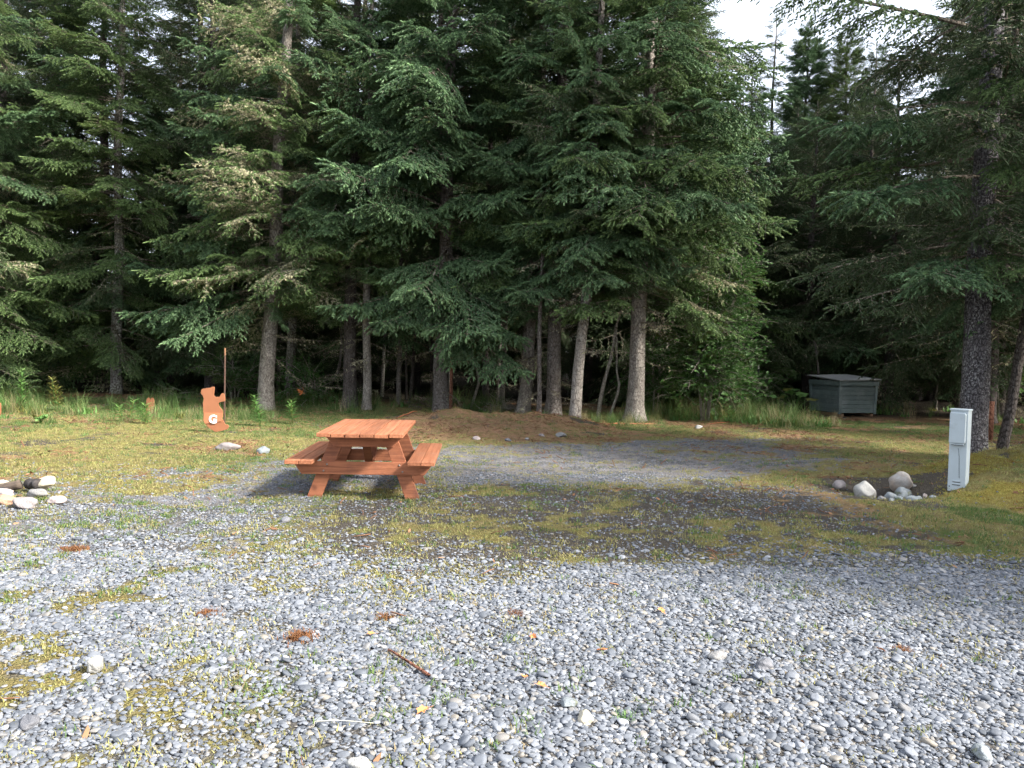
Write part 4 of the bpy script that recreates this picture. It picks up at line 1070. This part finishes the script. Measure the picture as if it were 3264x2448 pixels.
# ------------------------------------------------------------------ picnic table
def board(name, dims, mat, parent, loc, rot=None, bev=.004, prof=None):
    mb = MB()
    mb.box((0, 0, 0), dims)
    me = mb.mesh(name, [mat])
    o = link(name, me, parent, loc, rot)
    b_ = o.modifiers.new('edges', 'BEVEL'); b_.width = bev; b_.segments = 2
    return o
def prism(name, poly, th, mat, parent, loc, bev=.004, axis='Y'):
    """outline in X-Z, thickness along Y"""
    n = len(poly); V = [(p[0], -th / 2, p[1]) for p in poly] + [(p[0], th / 2, p[1]) for p in poly]
    F = [tuple(range(n)), tuple(range(2 * n - 1, n - 1, -1))] + [(i + n, (i + 1) % n + n, (i + 1) % n, i) for i in range(n)]
    o = link(name, new_mesh(name, V, F, [mat]), parent, loc)
    if bev:
        b_ = o.modifiers.new('edges', 'BEVEL'); b_.width = bev; b_.segments = 2
    return o
def bolt(parent, loc, r=.011, d=.012):
    mb = MB(); mb.tube([(0, d / 2, 0), (0, -d * .3, 0), (0, -d / 2, 0)], [r, r, r * .6], 10, 0)
    return link('bolt', mb.mesh('bolt', [M['bolt']]), parent, loc)
tx, ty = -1.60, 8.97
T = thing('picnic_table', 'red-stained wooden picnic table with two attached benches on the gravel', 'picnic table', (tx, ty, hz(tx, ty) - .01), D(2.5))
TL = 1.73
rt = random.Random(3)
for i in range(6):
    board('tabletop_board', (.1405, TL + rt.uniform(-.012, .012), .040), M['redwood_long'], T, ((i - 2.5) * .1490, 0, .717 + rt.uniform(-.002, .002)), (rt.uniform(-.003, .003), rt.uniform(-.012, .012), rt.uniform(-.002, .002)))
for sx in (-1, 1):
    for j in range(2):
        board('bench_board', (.138, TL + rt.uniform(-.012, .012), .040), M['redwood_long'], T, (sx * (.562 + .143 * j), .05, .425))
# the front of the table faces the camera (-Y)
for sy in (-1, 1):
    yl = sy * .50
    for sx in (-1, 1):
        xb, xt = sx * .53, sx * .265
        w = .155
        prism('leg', [(xb - w / 2, 0), (xb + w / 2, 0), (xt + w / 2, .694), (xt - w / 2, .694)], .038, M['redwood'], T, (0, yl, 0))
    yo = yl + sy * .039
    prism('seat_support', [(-.755, .403), (-.655, .265), (.655, .265), (.755, .403)], .038, M['redwood'], T, (0, yo, 0))
    prism('top_support', [(-.425, .694), (-.315, .565), (.315, .565), (.425, .694)], .038, M['redwood'], T, (0, yo, 0))
    for sx in (-1, 1):
        for dx, dz in ((.385, .372), (.42, .302)):
            bolt(T, (sx * dx, yo + sy * .022, dz))
        bolt(T, (sx * .30, yl - sy * .022, .60))
for sy in (-1, 1):
    a = math.atan2(.36, .40)
    board('brace', (.09, .52, .036), M['redwood'], T, (0, sy * .27, .505), (sy * a, 0, 0))
# ------------------------------------------------------------------ bear sign
BO = [(-6.034, 0.666), (-6.02, .685), (-6.003, 0.693), (-5.96, .70), (-5.915, 0.708), (-5.86, .716), (-5.836, 0.726), (-5.815, .735), (-5.797, 0.735), (-5.78, .728), (-5.774, 0.712), (-5.778, 0.671), (-5.786, 0.592), (-5.785, 0.56), (-5.77, .545), (-5.737, 0.540), (-5.69, 0.542), (-5.667, 0.552), (-5.655, 0.585), (-5.635, .61), (-5.614, 0.615), (-5.595, .607), (-5.583, 0.585), (-5.572, 0.535), (-5.566, 0.485), (-5.57, .463), (-5.59, .456), (-5.64, .446), (-5.683, 0.428), (-5.700, 0.405), (-5.695, .385), (-5.665, 0.338), (-5.63, 0.297), (-5.613, .265), (-5.607, 0.22), (-5.611, 0.162), (-5.624, 0.112), (-5.592, 0.065), (-5.575, .03), (-5.555, .008), (-5.521, 0.004), (-5.498, -0.012), (-5.490, -0.035), (-5.50, -.062), (-5.529, -0.090), (-5.58, -.108), (-5.644, -0.123), (-5.732, -0.149), (-5.776, -0.130), (-5.839, -0.092), (-5.91, -0.04), (-5.945, .005), (-5.966, 0.045), (-5.98, .10), (-5.985, 0.153), (-5.993, 0.286), (-5.997, 0.419), (-5.986, 0.47), (-5.985, .505), (-6.005, 0.56), (-6.03, 0.592), (-6.042, .605), (-6.035, .63)]
BO = BO[::-1]
kk = 14.25 / 15.3
bx0, by0 = -5.76 * kk, 14.25
BO = [((px + 5.76) * kk, (pz - 1.6) * kk + 1.6 - .02) for px, pz in BO]
zg = hz(bx0, by0)
BS = thing('bear_sign', 'orange-brown wooden bear cut-out with a white letter G', 'sign', (bx0, by0, 0))
prism('bear_board', BO[::-1], .018, M['bear'], BS, (0, 0, 0), .002)
pan = [(-.196, .245), (-.205, .12), (-.18, .045), (-.10, .058), (.0, .075), (.115, .098), (.128, .14), (.132, .20), (.128, .245)]
dz0 = BO[0][1]
pan = [(a_, b_ + .055) for a_, b_ in pan]
prism('letter_panel', pan, .012, M['bear'], BS, (0, -.0155, 0), .0015)
fc = bpy.data.curves.new('letter', 'FONT')
fc.body = 'G'; fc.size = .205; fc.extrude = .003; fc.offset = .0085; fc.align_x = 'CENTER'; fc.align_y = 'CENTER'
tmp = bpy.data.objects.new('letter_text', fc); COL.objects.link(tmp)
bpy.context.view_layer.update()
gmesh = bpy.data.meshes.new_from_object(tmp.evaluated_get(bpy.context.evaluated_depsgraph_get()))
bpy.data.objects.remove(tmp)
gmesh.materials.clear(); gmesh.materials.append(M['white_paint'])
link('letter', gmesh, BS, (-.030, -.0255, .182), (D(90), D(3), 0))
mb = MB(); mb.box((0, .03, .12), (.04, .035, .5)); link('back_post', mb.mesh('back_post', [M['oldwood']]), BS, (0.0, 0, 0))
BS.location.z = zg + .06

def rod(name, x, y, h, r, mat, label, cat, tip=None, tiph=.12, lean=(0, 0), sides=6):
    root = thing(name, label, cat, (x, y, hz(x, y)))
    mb = MB(); h1 = h - (tiph if tip else 0)
    mb.tube([(0, 0, -.2), (lean[0] * h1, lean[1] * h1, h1)], r, sides, 0, .5, True, sides > 6)
    link('shaft', mb.mesh('shaft', [M[mat]]), root)
    if tip:
        mb = MB(); mb.tube([(lean[0] * h1, lean[1] * h1, h1), (lean[0] * h, lean[1] * h, h)], r * 1.08, sides, 0, .5, True, False)
        link('painted_tip', mb.mesh('painted_tip', [M[tip]]), root)
    return root
rod('steel_stake', -5.47, 15.0, 1.54, .016, 'rust', 'tall rusty steel stake with orange tip standing behind the bear sign', 'stake', 'stake_tip', .14)
rod('steel_stake', 7.27, 23.3, 1.38, .024, 'dark_steel', 'dark metal post with a pale top left of the storage box', 'stake', 'pale_tip', .12)
rod('marker_peg', -1.34, 18.3, .10, .012, 'pale_tip', 'tiny white peg on top of the brown needle mound', 'peg')
rod('broken_stake', 9.55, 15.8, .72, .028, 'oldwood', 'pale broken stake behind the utility pedestal', 'stake', lean=(.01, 0))
rod('rotten_stump', 9.85, 16.2, .80, .075, 'bark_red', 'narrow reddish rotten stump behind the massive spruce', 'stump', sides=9)

# half-hidden painted boards in the grass
def hump(name, x, y, w, h, label):
    pts = [(-w / 2, -.1)] + [(-w / 2 + w * i / 10, h * (.82 + .18 * abs(math.sin(i / 10 * 2 * PI)))) for i in range(11)] + [(w / 2, -.1)]
    o = prism(name, pts[::-1], .02, M['bear'], None, (x, y, hz(x, y)), .002)
    return tag(o, label, 'board')
hump('painted_board', -8.4, 18.3, .18, .34, 'small orange-brown board poking out of the grass left of the bear')
hump('painted_board', -10.98, 16.75, .22, .30, 'orange-brown board half hidden in grass at the left picture edge')

# ------------------------------------------------------------------ utility pedestal
px_, py_ = 5.43, 9.50
PD = thing('utility_pedestal', 'pale grey metal utility pedestal standing on the mossy mound', 'utility pedestal', (px_, py_, hz(px_, py_) - .02), D(-46))
W_, Dp, Hh = .195, .14, .955
mb = MB(); mb.box((0, 0, Hh / 2 - .05), (W_, Dp, Hh + .1)); o = link('housing', mb.mesh('housing', [M['pedestal']]), PD); bm = o.modifiers.new('e', 'BEVEL'); bm.width = .006; bm.segments = 2
mb = MB(); mb.box((0, -.004, Hh + .006), (W_ + .016, Dp + .02, .022)); o = link('cap', mb.mesh('cap', [M['pedestal']]), PD); bm = o.modifiers.new('e', 'BEVEL'); bm.width = .006; bm.segments = 2
mb = MB()
cv = [(-.092, .56), (.075, .56), (.082, .575), (.082, .905), (.072, .925), (-.088, .925), (-.092, .91)]
o = prism('cover', cv, .042, M['pedestal'], PD, (0, -Dp / 2 - .021, 0), .007)
mb = MB(); mb.box((-.005, -Dp / 2 - .024, .548), (.15, .034, .014)); link('cover_lip', mb.mesh('cover_lip', [M['pedestal']]), o, (0, 0 + Dp / 2 + .021, 0))
mb = MB(); mb.box((-.005, -Dp / 2 - .010, .537), (.135, .02, .008)); link('cover_gap_shade', mb.mesh('cover_gap_shade', [M['pedestal_dark']]), o, (0, Dp / 2 + .021, 0))  # solid dark strip, painted as the shade below the cover lip
for zz in (.10, .065):
    mb = MB(); mb.box((.0, -Dp / 2 - .004, zz), (.09, .010, .018)); o = link('vent_louver', mb.mesh('vent_louver', [M['pedestal']]), PD); bm = o.modifiers.new('e', 'BEVEL'); bm.width = .004
    mb = MB(); mb.box((.0, -Dp / 2 - .002, zz - .013), (.085, .006, .006)); link('vent_slot_shade', mb.mesh('vent_slot_shade', [M['pedestal_dark']]), o)  # no opening here, a dark strip paints the shade under the louver
mb = MB(); mb.tube([(-.075, -Dp / 2 - .003, .03), (-.075, -Dp / 2 + .01, .03)], .008, 8); link('screw', mb.mesh('screw', [M['pedestal_dark']]), PD)
mb = MB(); mb.tube([(.005, -Dp / 2 - .003, .50), (.02, -Dp / 2 - .004, .40), (.022, -Dp / 2 - .003, .3), (.03, -Dp / 2 - .004, .14)], .0022, 4); link('cable', mb.mesh('cable', [M['pedestal_dark']]), PD)

# ------------------------------------------------------------------ storage box
SBX = thing('storage_box', 'blue-grey painted wooden storage box with a sloping lid under the dark spruces', 'storage box', (9.60, 22.85, hz(9.60, 22.85) + .06), D(17))
A_ = .66; HB = .93
def taper(x_, y_, z_):
    k = .955 + .045 * z_ / HB
    return (x_ * k, y_ * k, z_)
def quadbox(name, pts4lo, pts4hi, mat, parent):
    V = list(pts4lo) + list(pts4hi)
    F = [(3, 2, 1, 0), (4, 5, 6, 7)] + [(i, (i + 1) % 4, (i + 1) % 4 + 4, i + 4) for i in range(4)]
    return link(name, new_mesh(name, V, F, [mat]), parent)
def wallpiece(name, side, u0, u1, z0, z1, out0, out1, mat, parent):
    """a piece of the wall on one of four sides; u along the wall, out = distance from the axis"""
    lo, hi = [], []
    for zz, L_ in ((z0, lo), (z1, hi)):
        for u_, q in ((u0, out1), (u1, out1), (u1, out0), (u0, out0)):
            k = .955 + .045 * zz / HB
            a_ = u_ * k; b_ = -q * k
            for _ in range(side):
                a_, b_ = -b_, a_
            L_.append((a_, b_, zz))
    return quadbox(name, lo, hi, mat, parent)
for sd in range(4):
    nb_ = 6; hb = (HB - .16 - .03) / nb_
    for i in range(nb_):
        wallpiece('siding_board', sd, -A_ + .07, A_ - .07, .03 + i * hb + .004, .03 + (i + 1) * hb - .004, A_ - .05, A_ - .022 + .004 * (i % 2), M['boxwood'], SBX)
    wallpiece('corner_board', sd, -A_, -A_ + .085, .0, HB - .13, A_ - .03, A_, M['boxwood'], SBX)
    wallpiece('corner_board', sd, A_ - .085, A_ - .031, .0, HB - .13, A_ - .03, A_, M['boxwood'], SBX)
    wallpiece('top_rail', sd, -A_ - .01, A_ - .02, HB - .125, HB, A_ - .03, A_ + .012, M['boxwood'], SBX)
def lidz(x_, y_):
    return HB + .012 + .04 * (x_ + A_) * .6 + .085 * (y_ + A_) * .8
e_ = A_ + .05
c4 = [(-e_, -e_), (e_, -e_), (e_, e_), (-e_, e_)]
quadbox('lid', [(a_, b_, lidz(a_, b_)) for a_, b_ in c4], [(a_, b_, lidz(a_, b_) + .028) for a_, b_ in c4], M['boxlid'], SBX)
for sx in (-1, 1):
    mb = MB(); mb.box((sx * .5, 0, -.045), (.09, 1.24, .10)); link('skid', mb.mesh('skid', [M['oldwood']]), SBX)
mb = MB(); mb.box((0, 0, HB * .5), (2 * A_ * .86, 2 * A_ * .86, HB * .9)); link('inner_shell', mb.mesh('inner_shell', [M['boxwood']]), SBX)

# ------------------------------------------------------------------ fire rings and stones
def rock(x, y, dims, mat, label, seed, sink=.25, lift=0, rot=None, rough=.12, cuts=5, cat='stone', group=None, name='stone'):
    r = random.Random(seed)
    o = link(name, rock_mesh(name, dims, seed, M[mat], rough, cuts), None, (x, y, hz(x, y) + dims[2] * (.5 - sink) + lift), rot or (r.uniform(-.15, .15), r.uniform(-.15, .15), r.uniform(0, 6)))
    return tag(o, label, cat, group)
FR = 'stones of the fire ring by the pedestal'; FL = 'stones of the fire ring at the left edge'
rock(4.25, 10.1, (.19, .17, .14), 'stone_mauve', 'small round mauve-grey stone at the left end of the right fire ring', 1, .2, group=FR)
rock(4.38, 9.62, (.33, .27, .26), 'stone_white', 'pale wedge-shaped boulder in the right fire ring', 2, .12, rot=(.1, .25, .3), group=FR, cuts=6)
rock(4.60, 9.42, (.23, .12, .14), 'stone_blue', 'three-cornered bluish shard beside the pale wedge-shaped boulder', 3, .1, rot=(.2, .5, .2), group=FR, cuts=9)
rock(4.42, 9.28, (.11, .09, .07), 'stone_grey', 'egg-sized grey stone in front of the bluish shard', 4, group=FR)
rock(4.58, 9.22, (.16, .10, .08), 'stone_blue', 'flat bluish slab at the front of the right fire ring, first of two', 5, .2, group=FR)
rock(4.74, 9.18, (.18, .11, .085), 'stone_blue', 'flat bluish slab at the front of the right fire ring, nearer the pedestal', 6, .2, group=FR)
rock(4.86, 9.70, (.23, .2, .19), 'stone_blue', 'blocky grey-green stone under the buff boulder', 7, .1, group=FR, cuts=8)
rock(4.94, 9.92, (.36, .30, .25), 'stone_buff', 'round buff-topped boulder, largest of the right fire ring', 8, .1, .04, rot=(.1, -.1, 1.0), group=FR, cuts=3)
rock(4.90, 9.40, (.2, .06, .10), 'stone_blue', 'mossy thin slab leaning near the pedestal foot', 9, .3, rot=(.4, .2, .7), group=FR)
rock(4.98, 9.22, (.09, .06, .06), 'stone_blue', 'thumb-sized bluish stone between the thin slab and the moss', 10, group=FR)
rock(5.12, 10.0, (.15, .1, .07), 'stone_grey', 'dull flat stone behind the pedestal foot', 11, .35, group=FR)
rock(5.06, 9.55, (.12, .05, .08), 'stone_mauve', 'small slanting mauve stone on the moss beside the pedestal', 12, .3, group=FR)
rock(4.36, 8.95, (.09, .06, .05), 'stone_blue', 'lone bluish pebble in front of the right fire ring', 13, group=FR)

rock(-4.84, 8.15, (.26, .15, .15), 'stone_cream', 'bright cream slab tilted up at the back of the left fire ring', 21, .1, .03, rot=(.25, -.35, .2), group=FL, cuts=7)
rock(-4.42, 7.66, (.17, .14, .09), 'stone_pink', 'pale pinkish stone at the outer end of the left fire ring', 22, .15, group=FL)
rock(-4.60, 7.45, (.24, .17, .115), 'stone_mauve', 'grey pointed stone at the front of the left fire ring', 23, .12, rot=(.1, .1, .1), group=FL)
rock(-4.86, 7.55, (.2, .14, .11), 'stone_tan', 'rusty tan stone at the front of the left fire ring', 24, .15, rot=(0, .1, .2), group=FL)
rock(-4.74, 7.86, (.2, .1, .10), 'stone_grey', 'grey angular stone between the burnt log and the pointed stone', 25, .1, rot=(.1, 0, -.1), group=FL, cuts=8)
rock(-4.98, 7.72, (.24, .1, .10), 'stone_pink', 'long brownish-pink stone behind the rusty tan one', 26, .1, .02, rot=(0, .05, .05), group=FL)
rock(-5.0, 8.4, (.14, .1, .12), 'stone_blue', 'greenish-grey stone behind the charred wood', 27, .15, group=FL)
rock(-5.42, 8.3, (.24, .15, .10), 'stone_cream', 'cream stone cut by the left picture edge', 28, .15, .02, group=FL)
rock(-5.35, 7.75, (.2, .15, .1), 'stone_grey', 'grey stone at the left picture edge in front of the log', 29, .15, group=FL)
def logm(name, x, y, l, r_, rz, mat, label, lift, seed):
    r = np.random.default_rng(seed); Tt = np.linspace(-.5, .5, 8); P = np.stack([Tt * l, r.normal(0, .006, 8), r.normal(0, .006, 8)], 1)
    mb = MB(); mb.tube(P, r_ * r.uniform(.85, 1.1, 8), 9, 0)
    o = link(name, mb.mesh(name, [M[mat]]), None, (x, y, hz(x, y) + r_ + lift), (0, r.normal(0, .08), rz))
    return tag(o, label, 'log')
logm('burnt_log', -5.12, 8.02, .22, .05, .15, 'log', 'half-burnt brown log lying inside the left fire ring', .02, 1)
logm('charred_log', -4.93, 8.12, .17, .055, -.5, 'char', 'black charred chunk of wood against the bright cream slab', .03, 2)
logm('charred_log', -5.2, 7.95, .2, .04, .3, 'char', 'black charred stick under the half-burnt log', 0, 3)

rock(-4.32, 12.0, (.34, .22, .17), 'stone_mauve', 'flat mauve-grey rock on the grass below the bear sign', 31, .2, rot=(0, -.1, .2))
rock(-3.70, 11.75, (.25, .18, .14), 'stone_blue', 'greenish-grey rock half sunk in grass left of the picnic table', 32, .3)
rock(.96, 15.0, (.33, .2, .10), 'stone_grey', 'flat grey rock at the foot of the needle mound, largest there', 33, .25)
rock(-.62, 14.2, (.22, .14, .08), 'stone_pink', 'pale flat stone on the needle mound just right of the table', 34, .25)
rock(.30, 14.4, (.12, .09, .06), 'stone_grey', 'grey stone in the middle of the needle mound foot', 35, .25)
rock(.58, 14.95, (.15, .10, .06), 'stone_mauve', 'mauve stone beside the flat grey rock', 36, .25)
rock(-.05, 14.1, (.13, .1, .07), 'stone_dark', 'dark small stone at the foot of the needle mound', 37, .25)
rock(4.15, 17.4, (.24, .16, .1), 'stone_white', 'pale flat stone on brown litter right of the sunlit spruce', 38, .25)
rock(-2.05, 7.15, (.13, .08, .06), 'stone_dark', 'dark flat stone on gravel just in front of the table', 39, .2)
rock(-2.0, 3.78, (.085, .075, .085), 'stone_white', 'pale knobbly stone alone on the mossy gravel at the left', 41, .12)
rock(.35, 3.37, (.085, .075, .06), 'stone_cream', 'smooth whitish cobble in the foreground gravel', 42, .2)
rock(.29, 3.52, (.095, .075, .05), 'stone_blue', 'smooth blue-grey cobble touching the whitish one', 43, .2)
rock(-1.98, 3.23, (.13, .075, .05), 'stone_dark', 'dark slate cobble at the lower left of the gravel', 44, .2)
rock(1.33, 4.0, (.11, .08, .06), 'stone_dark', 'dark cobble lying in the sunlit gravel at the right', 45, .2)
rock(1.12, 4.12, (.10, .07, .055), 'stone_grey', 'rounded grey cobble next to the dark one', 46, .2)
rock(-.55, 2.95, (.1, .06, .05), 'stone_white', 'pale oval cobble near the bottom edge', 47, .2)
rock(1.95, 3.15, (.12, .08, .055), 'stone_blue', 'broad bluish cobble near the lower right corner', 48, .2)

# ------------------------------------------------------------------ cord, stick, leaves, tufts, brush
def cord(name, pts, r_, mat, label, cat):
    P = np.array(pts, float); t = np.linspace(0, 1, len(P)); tt = np.linspace(0, 1, len(P) * 9)
    Q = np.stack([np.interp(tt, t, P[:, c]) for c in range(3)], 1)
    for _ in range(12):
        Q[1:-1] = (Q[:-2] + 2 * Q[1:-1] + Q[2:]) / 4
    Q[:, 2] += hgt(Q[:, 0], Q[:, 1])
    mb = MB(); mb.tube(Q, r_, 7, 0)
    o = link(name, mb.mesh(name, [M[mat]]))
    return tag(o, label, cat)
cord('orange_cord', [(-2.5, 17.2, .015), (-2.24, 17.6, .02), (-1.95, 18.0, .02), (-1.72, 18.5, .05), (-1.5, 18.6, .03), (-1.1, 18.7, .02), (-.6, 18.8, -.03), (.4, 18.6, -.08), (1.4, 17.2, -.08), (1.95, 17.1, -.02), (2.1, 17.35, .02), (2.4, 17.75, .03), (2.75, 17.8, .02), (3.15, 17.95, .01), (3.6, 18.2, -.05), (4.4, 18.4, -.04), (4.75, 18.55, .015), (5.4, 19.2, .02), (6.1, 19.7, .015), (6.5, 20.3, -.03), (6.9, 20.8, .015), (7.5, 21.3, .02), (8.3, 21.6, .01)], .015, 'orange', 'orange cord snaking over the ground along the forest edge', 'cord')
st = stem('fallen_stick', [(-.63, 4.1, .02), (-.56, 4.0, .026), (-.48, 3.9, .024), (-.42, 3.83, .02), (-.37, 3.77, .018)], .006, .009, 'bark_red', 'thin reddish stick lying on the foreground gravel', 'stick')
st = stem('grass_straw', [(-.82, 3.26, .03), (-.7, 3.27, .035), (-.55, 3.26, .03)], .0018, .0012, 'pale_tip', 'pale straw lying on gravel near the bottom edge', 'straw')
def dleaf(x, y, s_, label, seed):
    r = np.random.default_rng(seed)
    m_ = 13; V = [(0, 0, 0)]
    for i in range(m_):
        an = 2 * PI * i / m_; q = (1.0 if i % 2 else .62) * (1.15 if i in (0, 1) else 1)
        V.append((q * math.cos(an), .7 * q * math.sin(an), .35 * abs(math.sin(an)) * r.uniform(.4, 1)))
    V.append((-1.5, .1, .1)); V.append((-1.5, .16, .1))
    F = [(0, 1 + i, 1 + (i + 1) % m_) for i in range(m_)] + [(0, m_ + 1, m_ + 2)]
    o = link('fallen_leaf', new_mesh('fallen_leaf', np.array(V) * s_, F, [M['dead_leaf']]), None, (x, y, hz(x, y) + .022), (r.normal(0, .25), r.normal(0, .25), r.uniform(0, 6)))
    return tag(o, label, 'leaf', 'fallen leaves on the gravel')
dleaf(.17, 3.69, .034, 'bright orange curled leaf in the middle of the foreground gravel', 1)
dleaf(-.36, 3.39, .036, 'orange leaf on gravel near the bottom edge', 2)
dleaf(.51, 4.16, .034, 'pale orange leaf standing on edge in the gravel', 3)
dleaf(.95, 4.81, .038, 'red-orange leaf on gravel below the dark mossy patch', 4)
dleaf(.15, 4.33, .032, 'orange leaf beyond the middle of the foreground gravel', 5)
dleaf(.09, 3.79, .030, 'pale orange leaf just behind the bright curled one', 6)
dleaf(-.75, 4.3, .026, 'small orange leaf beside a weed left of the stick', 7)
dleaf(2.05, 4.25, .028, 'dark russet leaf on gravel at the right', 8)
dleaf(2.3, 3.25, .034, 'tan leaf near the lower right corner', 9)
dleaf(3.5, 5.0, .03, 'orange leaf at the right picture edge', 10)
def tuft(x, y, s_, mat, label, seed, h=.05, nb=60, cat='moss'):
    me = blade_tuft('tuft', nb * (4 if cat == 'moss' else 1), .010, h * (.7 if cat == 'moss' else 1), .005, .036, 1.3 if cat == 'moss' else 1.0, M[mat], seed, 2)
    o = link('moss_tuft' if cat == 'moss' else 'weed', me, None, (x, y, hz(x, y) + .005)); o.scale = (s_, s_, s_)
    return tag(o, label, cat)
tuft(-1.13, 4.27, 1.15, 'rustmoss', 'rust-brown moss clump, biggest of those on the sunlit gravel', 1, .045, 130)
tuft(-3.34, 5.98, 1.3, 'rustmoss', 'rust-brown moss clump farthest left on the gravel', 2, .045, 110)
tuft(-1.78, 4.62, .9, 'rustmoss', 'small rust-brown moss clump left of the biggest one', 3, .045, 90)
tuft(-.72, 4.61, .9, 'rustmoss', 'small rust-brown moss clump right of the biggest one', 4, .045, 90)
tuft(2.19, 4.30, .7, 'rustmoss', 'dark rust moss clump in the gravel at the right', 5, .04, 70)
tuft(.05, 4.75, .75, 'rustmoss', 'rust-brown moss clump in the middle of the gravel', 6, .04, 70)
tuft(.54, 3.42, .8, 'herb', 'small bright green weed in the foreground gravel', 7, .06, 60, 'weed')
tuft(-.42, 3.9, .7, 'turf', 'yellowish weed growing beside the fallen stick', 8, .06, 50, 'weed')
tuft(-.05, 3.12, .6, 'herb', 'tiny green weed near the bottom edge of the gravel', 9, .05, 40, 'weed')

def brush(x, y, R_, H_, n_, mat, label, seed):
    r = np.random.default_rng(seed); mb = MB()
    for _ in range(n_):
        a = r.uniform(0, 2 * PI); p = np.array([r.normal(0, R_ * .45), r.normal(0, R_ * .35), r.uniform(0, H_ * .6)]); l = r.uniform(.25, .7) * R_ * 1.5
        d = np.array([math.cos(a), math.sin(a), r.normal(.15, .3)]); k = np.linspace(0, 1, 5)[:, None]
        P = p + d * l * k + r.normal(0, .03 * l, (5, 3)) * k; P[:, 2] = np.maximum(P[:, 2], .0)
        mb.tube(P, np.linspace(r.uniform(.005, .012), .003, 5), 4, 0, .4, False)
    o = link('brush_pile', mb.mesh('brush_pile', [M[mat]]), None, (x, y, hz(x, y)))
    return tag(o, label, 'brush')
brush(-.15, 19.75, .55, .35, 90, 'alder_bark', 'tangled pile of pale grey twigs behind the needle mound', 1)
brush(-2.25, 19.9, .4, .5, 40, 'twig', 'sparse tangle of dead twigs left of the broad centre spruce', 2)
brush(6.6, 21.6, .7, .35, 60, 'oldwood', 'heap of dry brown stalks at the foot of the thin metal post', 3)
brush(-8.9, 20.6, .6, .6, 16, 'alder_bark', 'fallen grey branch leaning in the grass by the slim grey trunk', 4)
cord('plastic_pipe', [(7.25, 21.4, .03), (7.5, 21.5, .04), (7.8, 21.65, .03)], .03, 'plastic', 'short pale plastic pipe lying on litter left of the storage box', 'pipe')
dl = MB(); r_ = np.random.default_rng(5)
for k in range(9):
    d = r_.normal(size=3); dl.add(leaf_verts(r_.normal(0, .03, 3), d, r_.normal(size=3), .12, .07), LEAF_F, 0, .5)
o = link('dead_leaf_cluster', dl.mesh('dead_leaf_cluster', [M['dead_leaf']]), None, (-5.25, 19.7, hz(-5.25, 19.7) + .42)); tag(o, 'cluster of orange dead leaves right of the leaning pale spruce', 'dead leaves')
